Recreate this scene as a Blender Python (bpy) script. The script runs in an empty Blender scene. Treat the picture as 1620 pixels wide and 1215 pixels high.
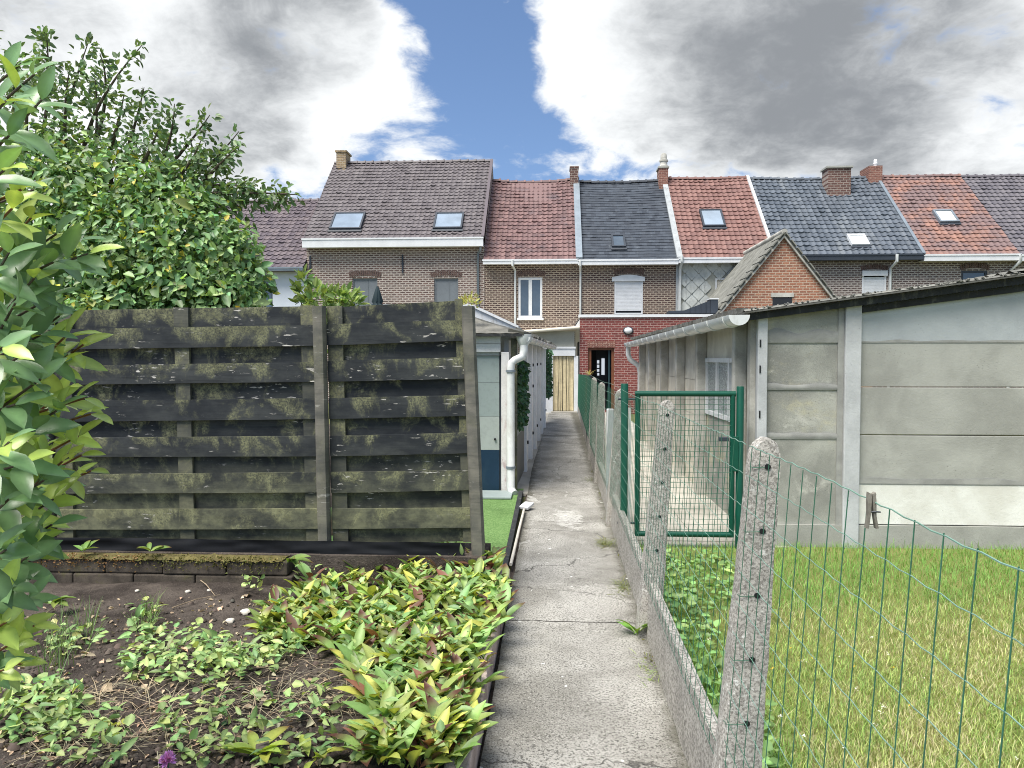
import bpy, math, random
import numpy as np
from mathutils import Vector, Matrix, Euler, noise as mnoise

R = math.radians
random.seed(11)
rng = np.random.default_rng(5)
sc = bpy.context.scene
COL = sc.collection

# ------------------------------------------------------------------ camera
CAM = Vector((0.0, 0.0, 1.75))
YAW, PITCH, FPX = math.atan(66 / 1180), math.atan(39.5 / 1180), 1180.0
cd = bpy.data.cameras.new('camera')
cam = bpy.data.objects.new('camera', cd)
COL.objects.link(cam)
cam.location = CAM
cam.rotation_euler = (math.pi / 2 - PITCH, 0, YAW)
cd.sensor_width = 36
cd.lens = 36 * FPX / 1620
cd.clip_start = 0.05
cd.clip_end = 3000
sc.camera = cam
CROT = Euler(cam.rotation_euler).to_matrix()


def ray(px, py):
    return CROT @ Vector(((px - 810) / FPX, -(py - 607.5) / FPX, -1))


def at(px, py, Y=None, X=None, Z=None):
    """world point seen at photo position (px, py) on the plane Y=, X= or Z="""
    d = ray(px, py)
    if Y is not None: t = (Y - CAM.y) / d.y
    elif X is not None: t = (X - CAM.x) / d.x
    else: t = (Z - CAM.z) / d.z
    return CAM + d * t


# ------------------------------------------------------------------ sky, sun, exposure
sc.view_settings.view_transform = 'Standard'
sc.view_settings.look = 'None'
sc.view_settings.gamma = 1
sc.view_settings.exposure = 1.4
sc.view_settings.use_curve_mapping = False
sc.render.engine = 'CYCLES'
sc.cycles.max_bounces = 8
sc.cycles.transparent_max_bounces = 12
sc.cycles.use_denoising = True
sc.cycles.filter_width = 1.0

SUN_EL, SUN_AZ = R(62), R(-140)          # azimuth from +Y towards +X
CLOUD_LIT, CLOUD_SHADE = (0.40, 0.41, 0.415), (0.118, 0.126, 0.136)
world = bpy.data.worlds.new('World')
sc.world = world
world.use_nodes = True
world.cycles.sampling_method = 'MANUAL'
world.cycles.sample_map_resolution = 512


class Nodes:
    """thin wrapper: N(type, {input: value-or-socket}, prop=value) -> node"""
    def __init__(self, tree):
        self.t = tree
        tree.nodes.clear()

    def __call__(self, kind, ins=None, **props):
        n = self.t.nodes.new(kind)
        for k, v in props.items():
            setattr(n, k, v)
        for k, v in (ins or {}).items():
            s = n.inputs[k]
            if isinstance(v, bpy.types.Node): v = v.outputs[0]
            if isinstance(v, bpy.types.NodeSocket): self.t.links.new(v, s)
            elif isinstance(v, (tuple, list)) and len(v) == 3 and s.type == 'RGBA': s.default_value = (*v, 1)
            else: s.default_value = v
        return n

    def math(self, op, a, b=0.0, c=0.0, clamp=False):
        return self('ShaderNodeMath', {0: a, 1: b, 2: c}, operation=op, use_clamp=clamp).outputs[0]

    def ramp(self, fac, lo, hi, a=0.0, b=1.0, smooth=True):
        return self('ShaderNodeMapRange', {0: fac, 1: lo, 2: hi, 3: a, 4: b}, interpolation_type='SMOOTHSTEP' if smooth else 'LINEAR').outputs[0]

    def mix(self, fac, a, b, mode='MIX'):
        n = self('ShaderNodeMix', data_type='RGBA', blend_type=mode)
        for i, v in ((0, fac), (6, a), (7, b)):
            if isinstance(v, bpy.types.Node): v = v.outputs[0]
            s = n.inputs[i]
            if isinstance(v, bpy.types.NodeSocket): self.t.links.new(v, s)
            elif isinstance(v, (tuple, list)): s.default_value = (*v[:3], 1)
            else: s.default_value = v
        return n.outputs[2]

    def noise(self, vec, scale, detail=4, rough=0.55, dist=0.0):
        return self('ShaderNodeTexNoise', {'Vector': vec, 'Scale': scale, 'Detail': detail, 'Roughness': rough, 'Distortion': dist}).outputs[0]

    def vscale(self, vec, s):
        return self('ShaderNodeVectorMath', {0: vec, 1: s}, operation='MULTIPLY').outputs[0]


W = Nodes(world.node_tree)
wdir = W('ShaderNodeTexCoord').outputs['Generated']
lifted = W('ShaderNodeVectorMath', {0: W('ShaderNodeVectorMath', {0: wdir, 1: (0, 0, .10)}, operation='ADD').outputs[0]}, operation='NORMALIZE').outputs[0]
sky = W('ShaderNodeTexSky', {0: lifted}, sky_type='NISHITA', sun_disc=False, sun_elevation=SUN_EL, sun_rotation=SUN_AZ,
        altitude=0, air_density=1.0, dust_density=0.5, ozone_density=2.0)
skyc = W.vscale(sky.outputs[0], (0.060, 0.063, 0.067))
sep = W('ShaderNodeSeparateXYZ', {0: wdir})
den = W.math('MAXIMUM', W.math('ADD', sep.outputs[2], 0.30), 0.10)      # flat cloud deck, compressed towards the horizon
pvec = W('ShaderNodeCombineXYZ', {0: W.math('DIVIDE', sep.outputs[0], den), 1: W.math('DIVIDE', sep.outputs[1], den), 2: 3.7}).outputs[0]
warp = W('ShaderNodeTexNoise', {'Vector': pvec, 'Scale': 3.0, 'Detail': 3.0}).outputs[1]
qvec = W('ShaderNodeVectorMath', {0: pvec, 1: W.vscale(warp, (.22, .22, 0))}, operation='ADD').outputs[0]
big = W.noise(pvec, 2.4, 8, 0.62)
fine = W.noise(qvec, 10.0, 6, 0.68)
puff = W.math('ADD', W.math('MULTIPLY_ADD', W('ShaderNodeTexVoronoi', {'Vector': qvec, 'Scale': 7.0}, voronoi_dimensions='2D').outputs[0], -.75, .33),
              W.math('MULTIPLY_ADD', W('ShaderNodeTexVoronoi', {'Vector': qvec, 'Scale': 17.0}, voronoi_dimensions='2D').outputs[0], -.42, .18))


def blob_sum(blobs, core=0.35):
    """broad cloud banks and clearings at fixed directions of the sky"""
    tot = None
    for px, py, rad, wgt in blobs:
        b = ray(px, py).normalized()
        ang = rad / FPX
        dt = W('ShaderNodeVectorMath', {0: wdir, 1: b}, operation='DOT_PRODUCT').outputs['Value']
        m = W.ramp(dt, math.cos(ang), math.cos(ang * core), 0, wgt)
        tot = m if tot is None else W.math('ADD', tot, m)
    return tot


cover = blob_sum([(1000, 50, 190, .55), (1170, 70, 220, .6), (1350, 60, 240, .6), (1540, 30, 220, .6), (930, 110, 110, .34), (1080, 155, 100, .3), (1230, 150, 110, .32), (1390, 130, 120, .36),
                  (1400, 250, 120, .5), (1540, 245, 140, .6), (950, 264, 110, .16), (1060, 262, 90, .12),
                  (60, 90, 240, .6), (260, 60, 220, .55), (330, 210, 200, .45), (470, 100, 160, .45), (590, 100, 120, .24), (590, 225, 150, .14), (120, 280, 260, .5),
                  (750, 40, 150, -.36), (785, 140, 130, -.27), (690, 175, 100, .14), (820, 60, 60, .1), (850, 215, 110, -.2), (1240, 252, 90, -.14), (680, 260, 110, -.1), (1000, 235, 70, -.08), (1610, 165, 90, -.55), (1330, 235, 80, -.14), (430, 290, 60, -.2)])
soft = W.math('MINIMUM', cover, 0.50)
D = W.math('ADD', W.math('MULTIPLY_ADD', big, 1.35, -0.745), W.math('MULTIPLY_ADD', fine, 1.0, -0.5))
D = W.math('ADD', W.math('ADD', D, W.math('MULTIPLY', puff, .5)), soft)
alpha = W.ramp(D, -0.20, 0.27)
dark = blob_sum([(60, 0, 120, .75), (335, 150, 160, .6), (480, 15, 150, .7), (310, 40, 90, .15), (420, 265, 100, .2), (1150, 110, 240, .36), (1320, 150, 240, .34), (1500, 60, 300, .46), (1300, 30, 260, .25), (180, 70, 170, -.4), (560, 130, 130, -.3), (620, 230, 130, -.3), (920, 90, 120, -.3), (1520, 250, 130, -.3)], .2)
S = W.math('ADD', W.math('MULTIPLY_ADD', D, 1.1, -.24), dark)
S = W.math('ADD', S, W.math('MULTIPLY_ADD', puff, -.55, .05))
S = W.math('ADD', S, W.math('MULTIPLY_ADD', W.noise(W.vscale(pvec, (1, 1, 2.3)), 4.0, 5, 0.62), 1.5, -.75))
shade = W.ramp(S, -0.02, 1.6)
ccol = W.mix(shade, CLOUD_LIT, CLOUD_SHADE)
wcol = W.mix(alpha, skyc, ccol)
wb = W('ShaderNodeBackground', {0: wcol, 1: 1.0})
W('ShaderNodeOutputWorld', {0: wb})

sl = bpy.data.lights.new('sun', 'SUN')
sl.energy = 2.7
sl.angle = R(38)
sl.color = (1.0, 0.95, 0.87)
sun = bpy.data.objects.new('sun', sl)
COL.objects.link(sun)
sdir = Vector((math.sin(SUN_AZ) * math.cos(SUN_EL), math.cos(SUN_AZ) * math.cos(SUN_EL), math.sin(SUN_EL)))
sun.rotation_euler = sdir.to_track_quat('Z', 'Y').to_euler()
sun.location = (0, 0, 30)

# ------------------------------------------------------------------ object helpers
def wloc(o):
    v = Vector((0, 0, 0))
    while o is not None:
        v = v + o.location
        o = o.parent
    return v


def tag(o, label=None, cat=None, group=None, kind=None, category=None):
    cat = cat or category
    for k, v in (('label', label), ('category', cat), ('group', group), ('kind', kind)):
        if v: o[k] = v
    return o


def thing(name, label, cat, loc=(0, 0, 0), group=None):
    o = bpy.data.objects.new(name, None)
    COL.objects.link(o)
    o.location = loc
    o.empty_display_size = 0.1
    return tag(o, label, cat, group)


def link_mesh(name, me, mat, parent=None, origin=None):
    o = bpy.data.objects.new(name, me)
    COL.objects.link(o)
    if mat is not None and not me.materials: me.materials.append(mat)
    o.parent = parent
    o.location = Vector((0, 0, 0) if origin is None else origin) - wloc(parent)
    return o


class MB:
    def __init__(self):
        self.v, self.f, self.t, self.sm = [], [], [], False

    def add(self, vs, fs, tint=None):
        k = len(self.v)
        self.v += [tuple(p) for p in vs]
        self.f += [tuple(i + k for i in f) for f in fs]
        self.t += [random.random() if tint is None else tint] * len(fs)
        return self

    def quad(self, *p):
        return self.add(p, [tuple(range(len(p)))])

    def box(self, x0, x1, y0, y1, z0, z1):
        v = [(x, y, z) for z in (z0, z1) for y in (y0, y1) for x in (x0, x1)]
        return self.add(v, [(0, 2, 3, 1), (4, 5, 7, 6), (0, 1, 5, 4), (2, 6, 7, 3), (0, 4, 6, 2), (1, 3, 7, 5)])

    def obox(self, M, sx, sy, sz):
        v = [M @ Vector((x * sx / 2, y * sy / 2, z * sz / 2)) for z in (-1, 1) for y in (-1, 1) for x in (-1, 1)]
        return self.add(v, [(0, 2, 3, 1), (4, 5, 7, 6), (0, 1, 5, 4), (2, 6, 7, 3), (0, 4, 6, 2), (1, 3, 7, 5)])

    def extrude(self, poly, vec):
        """poly: list of 3-D points; solid between poly and poly+vec"""
        n = len(poly)
        p = [Vector(q) for q in poly]
        vec = Vector(vec)
        fs = [tuple(range(n - 1, -1, -1)), tuple(range(n, 2 * n))]
        fs += [(i, (i + 1) % n, n + (i + 1) % n, n + i) for i in range(n)]
        nrm = sum(((p[i] - p[0]).cross(p[(i + 1) % n] - p[0]) for i in range(1, n)), Vector())
        if nrm.dot(vec) < 0: fs = [tuple(reversed(f)) for f in fs]
        return self.add(p + [q + vec for q in p], fs)

    def tube(self, pts, r, n=6, cap=True, half=None):
        pts = [Vector(p) for p in pts]
        rs = r if isinstance(r, (list, tuple)) else [r] * len(pts)
        vs, fs = [], []
        up = Vector((0, 0, 1))
        d0 = (pts[1] - pts[0]).normalized()
        if abs(d0.dot(up)) > 0.9: up = Vector((0, 1, 0))
        for i, p in enumerate(pts):
            d = (pts[min(i + 1, len(pts) - 1)] - pts[max(i - 1, 0)]).normalized()
            a = d.cross(up).normalized()
            b = a.cross(d).normalized()
            up = b
            for k in range(n):
                t = 2 * math.pi * k / n
                vs.append(p + (a * math.cos(t) + b * math.sin(t)) * rs[i])
        for i in range(len(pts) - 1):
            for k in range(n):
                fs.append((i * n + k, i * n + (k + 1) % n, (i + 1) * n + (k + 1) % n, (i + 1) * n + k))
        if cap:
            fs.append(tuple(range(n - 1, -1, -1)))
            fs.append(tuple(range((len(pts) - 1) * n, len(pts) * n)))
        self.sm = n > 4
        return self.add(vs, fs)

    def lathe(self, prof, n=16, M=Matrix()):
        vs, fs = [], []
        for r, z in prof:
            for k in range(n):
                t = 2 * math.pi * k / n
                vs.append(M @ Vector((r * math.cos(t), r * math.sin(t), z)))
        for i in range(len(prof) - 1):
            for k in range(n):
                fs.append((i * n + k, i * n + (k + 1) % n, (i + 1) * n + (k + 1) % n, (i + 1) * n + k))
        fs.append(tuple(range(n - 1, -1, -1)))
        fs.append(tuple(range((len(prof) - 1) * n, len(prof) * n)))
        return self.add(vs, fs)

    def grid(self, fn, nu, nv):
        vs = [fn(i / nu, j / nv) for j in range(nv + 1) for i in range(nu + 1)]
        fs = [(j * (nu + 1) + i, j * (nu + 1) + i + 1, (j + 1) * (nu + 1) + i + 1, (j + 1) * (nu + 1) + i) for j in range(nv) for i in range(nu)]
        return self.add(vs, fs)

    def build(self, name, mat, parent=None, smooth=None, bevel=0, base=None, **tags):
        v = np.array(self.v, dtype=float)
        lo, hi = v.min(0), v.max(0)
        org = np.array(base if base is not None else ((lo[0] + hi[0]) / 2, (lo[1] + hi[1]) / 2, lo[2]))
        me = bpy.data.meshes.new(name)
        me.from_pydata((v - org).tolist(), [], self.f)
        a = me.attributes.new('tint', 'FLOAT', 'FACE')
        a.data.foreach_set('value', self.t)
        if smooth or (smooth is None and self.sm):
            me.shade_smooth()
            me.set_sharp_from_angle(angle=R(50))
        o = link_mesh(name, me, mat, parent, org)
        if bevel:
            m = o.modifiers.new('bevel', 'BEVEL')
            m.width = bevel
            m.segments = 2
            m.limit_method = 'ANGLE'
        return tag(o, **tags)


def px_slab(pts, Y, thick, dz=None):
    """outline given by photo positions on the plane Y, made solid going away from the camera"""
    return MB().extrude([at(x, y, Y=Y) for x, y in pts], (0, thick, 0))


def wall_holes(mb, x0, x1, z0, z1, y, holes, depth=0.12):
    """rectangle in the XZ plane facing -Y with rectangular holes (hx0,hx1,hz0,hz1) and reveals"""
    xs = sorted({x0, x1, *[h[0] for h in holes], *[h[1] for h in holes]})
    zs = sorted({z0, z1, *[h[2] for h in holes], *[h[3] for h in holes]})
    for i in range(len(xs) - 1):
        for j in range(len(zs) - 1):
            cx, cz = (xs[i] + xs[i + 1]) / 2, (zs[j] + zs[j + 1]) / 2
            if any(h[0] < cx < h[1] and h[2] < cz < h[3] for h in holes): continue
            mb.quad((xs[i], y, zs[j]), (xs[i + 1], y, zs[j]), (xs[i + 1], y, zs[j + 1]), (xs[i], y, zs[j + 1]))
    for a, b, c, d in holes:
        Y2 = y + depth
        mb.quad((a, y, c), (a, y, d), (a, Y2, d), (a, Y2, c))
        mb.quad((b, y, c), (b, Y2, c), (b, Y2, d), (b, y, d))
        mb.quad((a, y, c), (a, Y2, c), (b, Y2, c), (b, y, c))
        mb.quad((a, y, d), (b, y, d), (b, Y2, d), (a, Y2, d))
    return mb


# fast joined foliage ------------------------------------------------
def raw_mesh(name, V, quads, C):
    me = bpy.data.meshes.new(name)
    me.vertices.add(len(V))
    me.vertices.foreach_set('co', np.ascontiguousarray(V, dtype=np.float32).ravel())
    nq = len(quads)
    me.loops.add(nq * 4)
    me.loops.foreach_set('vertex_index', np.ascontiguousarray(quads, dtype=np.int32).ravel())
    me.polygons.add(nq)
    me.polygons.foreach_set('loop_start', np.arange(0, nq * 4, 4, dtype=np.int32))
    me.polygons.foreach_set('loop_total', np.full(nq, 4, dtype=np.int32))
    me.update(calc_edges=True)
    ca = me.color_attributes.new('Col', 'FLOAT_COLOR', 'POINT')
    cc = np.ones((len(V), 4), dtype=np.float32)
    cc[:, :3] = C
    ca.data.foreach_set('color', cc.ravel())
    me.shade_smooth()
    return me


def leaf_shape(L=1.0, Wd=0.4, nseg=4, fold=0.25, curl=0.25, peak=0.45, wav=0.0):
    """leaf along +Y, face up +Z; returns V, quads, s (position along the leaf), m (0 midrib .. 1 edge)"""
    V, s, m = [], [], []
    for i in range(nseg + 1):
        t = i / nseg
        e = math.log(0.5) / math.log(peak)
        w = Wd / 2 * max(0.02, math.sin(math.pi * t ** e) ** 0.8)
        z = -curl * L * t * t
        wz = wav * L * math.sin(t * 9)
        V += [(-w, t * L, z + fold * w + wz), (0, t * L, z), (w, t * L, z + fold * w - wz)]
        s += [t] * 3
        m += [1, 0, 1]
    Q = []
    for i in range(nseg):
        a = i * 3
        Q += [(a, a + 1, a + 4, a + 3), (a + 1, a + 2, a + 5, a + 4)]
    return np.array(V, float), np.array(Q), np.array(s), np.array(m, float)


def small_leaf(L=1.0, Wd=0.55, fold=0.3, curl=0.15):
    V = [(0, 0, 0), (Wd / 2, .3 * L, fold * Wd / 2), (Wd * .38, .7 * L, fold * Wd * .38 - curl * L * .4), (0, L, -curl * L), (-Wd * .38, .7 * L, fold * Wd * .38 - curl * L * .4), (-Wd / 2, .3 * L, fold * Wd / 2)]
    return np.array(V, float), np.array([(0, 1, 2, 3), (0, 3, 4, 5)]), np.array([0, .3, .7, 1, .7, .3]), np.array([0, 1, 1, 0, 1, 1.])


def frames(dirs, ups):
    """rotation matrices (n,3,3) whose columns are x, y=dir, z~up"""
    d = dirs / np.linalg.norm(dirs, axis=1, keepdims=True)
    x = np.cross(d, ups)
    n = np.linalg.norm(x, axis=1, keepdims=True)
    x = np.where(n < 1e-4, np.array([1., 0, 0]), x / np.maximum(n, 1e-6))
    z = np.cross(x, d)
    return np.stack([x, d, z], axis=2)


def leaf_arrays(shape, pos, dirs, ups, size, cols, tipcol=None, tipamt=None):
    V, Q, s, m = shape
    n = len(pos)
    Rm = frames(dirs, ups)
    W3 = np.einsum('nij,kj->nki', Rm, V) * size[:, None, None] + pos[:, None, :]
    C = np.repeat(cols[:, None, :], len(V), axis=1)
    C = C * (1 + 0.35 * (1 - m))[None, :, None]
    if tipcol is not None:
        a = np.clip((s[None, :] - (1 - tipamt[:, None])) / 0.25, 0, 1)[:, :, None]
        C = C * (1 - a) + np.array(tipcol)[None, None, :] * a
    Qs = Q[None] + (np.arange(n) * len(V))[:, None, None]
    return W3.reshape(-1, 3), Qs.reshape(-1, 4), C.reshape(-1, 3)


def join_arrays(parts):
    Vs, Qs, Cs, k = [], [], [], 0
    for V, Q, C in parts:
        Vs.append(V)
        Qs.append(Q + k)
        Cs.append(C)
        k += len(V)
    return np.concatenate(Vs), np.concatenate(Qs), np.concatenate(Cs)


def foliage(name, parts, mat, parent=None, **tags):
    V, Q, C = join_arrays(parts) if isinstance(parts, list) else parts
    org = np.array([V[:, 0].mean(), V[:, 1].mean(), V[:, 2].min()])
    o = link_mesh(name, raw_mesh(name, V - org, Q, C), mat, parent, org)
    return tag(o, **tags)


def leaf_objects(name, shape, pos, dirs, ups, size, cols, mat, parent, tipcol=None, tipamt=None, nvar=14):
    """single leaves as objects; colour variants share mesh data"""
    Rm = frames(dirs, ups)
    n = len(pos)
    if n == 0: return
    base = wloc(parent)
    order = np.argsort(cols.sum(1))
    var = np.zeros(n, int)
    var[order] = np.arange(n) * nvar // n
    meshes = {}
    for i in range(n):
        k = var[i]
        if k not in meshes:
            V, Q, C = leaf_arrays(shape, np.zeros((1, 3)), np.array([[0, 1., 0]]), np.array([[0, 0, 1.]]), np.ones(1), cols[i:i + 1], tipcol, None if tipamt is None else tipamt[i:i + 1])
            meshes[k] = raw_mesh(name, V, Q, C)
            meshes[k].materials.append(mat)
        o = bpy.data.objects.new(name, meshes[k])
        COL.objects.link(o)
        o.parent = parent
        M = Matrix(Rm[i].tolist()).to_4x4()
        M = Matrix.Translation(Vector(pos[i]) - base) @ M @ Matrix.Scale(float(size[i]), 4)
        o.matrix_local = M


def leaf_mass(name, shape, pos, dirs, ups, size, cols, mat, parent, n_single, tipcol=None, tipamt=None, leaf_name='leaf', **tags):
    """the n_single leaves nearest the camera (in view) become leaf objects, the rest one joined mesh"""
    d = np.linalg.norm(pos - np.array(CAM), axis=1)
    cmi = np.array(CROT.transposed())
    q = (pos - np.array(CAM)) @ cmi.T
    u, v = q[:, 0] / -q[:, 2], q[:, 1] / -q[:, 2]
    seen = (np.abs(u) < 810 / FPX) & (np.abs(v) < 607 / FPX) & (q[:, 2] < 0)
    score = np.where(seen, d / size, 1e9)
    order = np.argsort(score)
    one, rest = order[:n_single], order[n_single:]
    g = lambda a, i: None if a is None else a[i]
    o = foliage(name, leaf_arrays(shape, pos[rest], dirs[rest], ups[rest], size[rest], cols[rest], tipcol, g(tipamt, rest)), mat, parent, kind='stuff', **tags)
    leaf_objects(leaf_name, shape, pos[one], dirs[one], ups[one], size[one], cols[one], mat, parent or o, tipcol, g(tipamt, one))
    return o


def rdirs(n, zlo=-1, zhi=1):
    z = rng.uniform(zlo, zhi, n)
    a = rng.uniform(0, 2 * math.pi, n)
    r = np.sqrt(np.maximum(0, 1 - z * z))
    return np.stack([r * np.cos(a), r * np.sin(a), z], 1)


def srgb(r, g, b):
    f = lambda c: (c / 255 / 12.92) if c <= 10 else ((c / 255 + .055) / 1.055) ** 2.4
    return (f(r), f(g), f(b))


def vary(base, n, amt=0.18, hue=0.10):
    c = np.tile(np.array(base, float), (n, 1))
    c *= rng.lognormal(0, amt, (n, 1))
    c[:, 0] *= rng.lognormal(0, hue, n)
    return np.clip(c, 0, 1)

# ------------------------------------------------------------------ materials
def new_mat(name):
    m = bpy.data.materials.new(name)
    m.use_nodes = True
    N = Nodes(m.node_tree)
    return m, N


def finish(N, color, rough=0.8, height=None, strength=0.3, dist=0.02, metallic=0.0, spec=0.35, **extra):
    ins = {'Base Color': color, 'Roughness': rough, 'Metallic': metallic, 'Specular IOR Level': spec}
    ins.update(extra)
    if height is not None:
        ins['Normal'] = N('ShaderNodeBump', {'Strength': strength, 'Distance': dist, 'Height': height})
    b = N('ShaderNodeBsdfPrincipled', ins)
    N('ShaderNodeOutputMaterial', {0: b})


def wpos(N):
    return N('ShaderNodeNewGeometry').outputs['Position']


def plain(name, col, rough=0.7, var=0.18, scale=6.0, bump=0.15, bscale=60.0, metallic=0.0, dirt=None, spec=0.35, sep=None):
    m, N = new_mat(name)
    P = wpos(N)
    n1 = N.noise(P, scale, 6, 0.6)
    n2 = N.noise(P, bscale, 4, 0.6)
    c = N.mix(N.ramp(n1, .3, .7), tuple(x * (1 - var) for x in col), tuple(min(1, x * (1 + var)) for x in col))
    c = N.mix(N.math('MULTIPLY', N.ramp(n2, .45, .8), .35), c, tuple(x * .6 for x in col))
    if dirt:
        dn = N.noise(N.vscale(P, (1, 1, .35)), scale * 2.2, 8, 0.68, .4)
        c = N.mix(N.ramp(dn, .52, .72, 0, .8), c, dirt)
    finish(N, c, rough, N.math('ADD', n1, N.math('MULTIPLY', n2, .5)), bump, .01, metallic, spec)
    return m


def brick_mat(name, c1, c2, mortar, axis='x', bw=0.215, bh=0.078, ms=0.012, weather=(0.03, 0.028, 0.026), wamt=.35, light=None):
    m, N = new_mat(name)
    P = wpos(N)
    s = N('ShaderNodeSeparateXYZ', {0: P})
    h = s.outputs[0] if axis == 'x' else s.outputs[1]
    wob = N.math('MULTIPLY_ADD', N.noise(P, 9, 3), .02, -.01)
    v = N('ShaderNodeCombineXYZ', {0: N.math('ADD', h, wob), 1: N.math('ADD', s.outputs[2], N.math('MULTIPLY', wob, .6)), 2: 0.0}).outputs[0]
    b = N('ShaderNodeTexBrick', {'Vector': v, 'Color1': c1, 'Color2': c2, 'Mortar': mortar, 'Scale': 1.0, 'Mortar Size': ms, 'Mortar Smooth': .25, 'Bias': -.1, 'Brick Width': bw, 'Row Height': bh}, offset=.5)
    n1 = N.noise(P, 1.3, 6, .65)
    n2 = N.noise(P, 22, 5, .6)
    c = N.mix(N.ramp(n2, .35, .75, 0, .55), b.outputs[0], tuple(x * .45 for x in c1))
    c = N.mix(N.ramp(n1, .42, .75, 0, wamt), c, weather)
    if light: c = N.mix(N.ramp(N.noise(P, 2.1, 7, .7), .55, .75, 0, .55), c, light)
    hgt = N.math('SUBTRACT', N.math('MULTIPLY', n2, .4), b.outputs[1])
    finish(N, c, .9, hgt, .6, .015, spec=.2)
    return m


def tile_mat(name, cols, rough=.55, spots=None, spot_scale=1.2, spot=(.5, .7), stain=None, tint_amt=.35, lichen=None, spec=.4):
    """roof tiles: each piece tinted by the 'tint' attribute, weathered by noise"""
    m, N = new_mat(name)
    P = wpos(N)
    t = N('ShaderNodeAttribute', attribute_name='tint').outputs['Fac']
    c = N.mix(t, cols[0], cols[1])
    if spots: c = N.mix(N.ramp(N.noise(P, spot_scale, 6, .62, .3), spot[0], spot[1], 0, .85), c, spots)
    c = N.mix(N.ramp(N.noise(P, 14, 6, .65), .4, .8, 0, tint_amt), c, tuple(x * .45 for x in cols[0]))
    if stain: c = N.mix(N.ramp(N.noise(N.vscale(P, (1.6, .25, .25)), 1.0, 5, .6), .52, .72, 0, .6), c, stain)
    if lichen: c = N.mix(N.ramp(N.noise(P, 7, 8, .75), .60, .70, 0, .85), c, lichen)
    finish(N, c, rough, N.noise(P, 30, 4), .2, .01, spec=spec)
    return m


def concrete(name, base, dark, light=None, scale=2.0, pits=True, streak=True, moss=None, bump=.35, yellow=None, speck=.5):
    m, N = new_mat(name)
    P = wpos(N)
    n1 = N.noise(P, scale, 9, .62, .3)
    n2 = N.noise(P, 45, 6, .7)
    n3 = N.noise(P, 170, 3, .6)
    c = N.mix(N.ramp(n1, .32, .70), dark, base)
    if light: c = N.mix(N.ramp(N.noise(P, scale * 1.7, 8, .7, .6), .56, .70, 0, .85), c, light)
    if yellow: c = N.mix(N.ramp(N.noise(N.vscale(P, (1, 1, 1.7)), scale * .9, 7, .65), .52, .68, 0, .6), c, yellow)
    if streak: c = N.mix(N.ramp(N.noise(N.vscale(P, (7, 7, .5)), 1.0, 5, .6), .55, .8, 0, .35), c, dark)
    c = N.mix(N.ramp(n3, .45, .75, 0, speck), c, tuple(x * .42 for x in dark))
    c = N.mix(N.ramp(n2, .56, .78, 0, speck * .7), c, tuple(min(1, x * 1.45) for x in base))
    h = N.math('ADD', N.math('MULTIPLY', n2, .7), N.math('MULTIPLY', n3, .3))
    if pits:
        v = N('ShaderNodeTexVoronoi', {'Vector': P, 'Scale': 38.0, 'Randomness': 1.0})
        pit = N.math('MULTIPLY', N.ramp(v.outputs[0], .16, .06), N.ramp(N.noise(P, 3.1, 3), .5, .65))
        c = N.mix(N.math('MULTIPLY', pit, .8), c, (.03, .03, .03))
        h = N.math('SUBTRACT', h, N.math('MULTIPLY', pit, 1.2))
    if moss: c = N.mix(N.ramp(N.noise(P, 5, 8, .7), .55, .70, 0, .8), c, moss)
    finish(N, c, .92, h, bump, .012, spec=.2)
    return m


def slat_mat(name, stain, worn, moss, flake, mossamt=.5):
    """dark stained fence board: faint grain, soft moss patches from the upper edge, pale flakes"""
    m, N = new_mat(name)
    P = wpos(N)
    g = N('ShaderNodeTexCoord').outputs['Generated']
    rnd = N('ShaderNodeObjectInfo').outputs['Random']
    off = N('ShaderNodeCombineXYZ', {0: N.math('MULTIPLY', rnd, 17), 1: 0., 2: N.math('MULTIPLY', rnd, 31)}).outputs[0]
    Q = N('ShaderNodeVectorMath', {0: P, 1: off}, operation='ADD').outputs[0]
    gz = N('ShaderNodeSeparateXYZ', {0: g}).outputs[2]
    grain = N.noise(N.vscale(Q, (2.2, 2.2, 60)), 1.0, 5, .6, .4)
    tone = N.noise(N.vscale(Q, (2.5, 2, 5)), 1.0, 6, .65)
    c = N.mix(N.ramp(tone, .35, .68), stain, worn)
    c = N.mix(N.ramp(grain, .5, .75, 0, .45), c, tuple(x * .5 for x in stain))
    patch = N.noise(N.vscale(Q, (4.2, 2, 3.0)), 1.0, 7, .64, .5)
    mm = N.math('ADD', patch, N.math('MULTIPLY_ADD', gz, .17, -.10))
    gran = N.ramp(N.noise(Q, 70, 5, .7), .34, .62, .15, 1)
    mask = N.math('MULTIPLY', N.ramp(mm, .47, .63), gran)
    low = N.ramp(N('ShaderNodeSeparateXYZ', {0: P}).outputs[2], 1.15, .40, 0, .62)
    mask = N.math('MINIMUM', N.math('ADD', mask, N.math('MULTIPLY', low, N.ramp(tone, .36, .60, .25, 1))), 1.0)
    c = N.mix(N.math('MULTIPLY', mask, mossamt), c, N.mix(N.ramp(N.noise(Q, 12, 5, .7), .36, .64), tuple(x * .55 for x in moss), moss))
    fl = N.math('MULTIPLY', N.ramp(N.noise(N.vscale(Q, (11, 3, 50)), 1.0, 4, .6), .60, .64), N.ramp(N.noise(N.vscale(Q, (1, 1, 1.6)), 2.4, 4, .6), .52, .66))
    c = N.mix(fl, c, flake)
    finish(N, c, .82, N.math('ADD', N.math('MULTIPLY', grain, .6), N.math('MULTIPLY', fl, -.6)), .35, .005, spec=.3)
    return m


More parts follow.
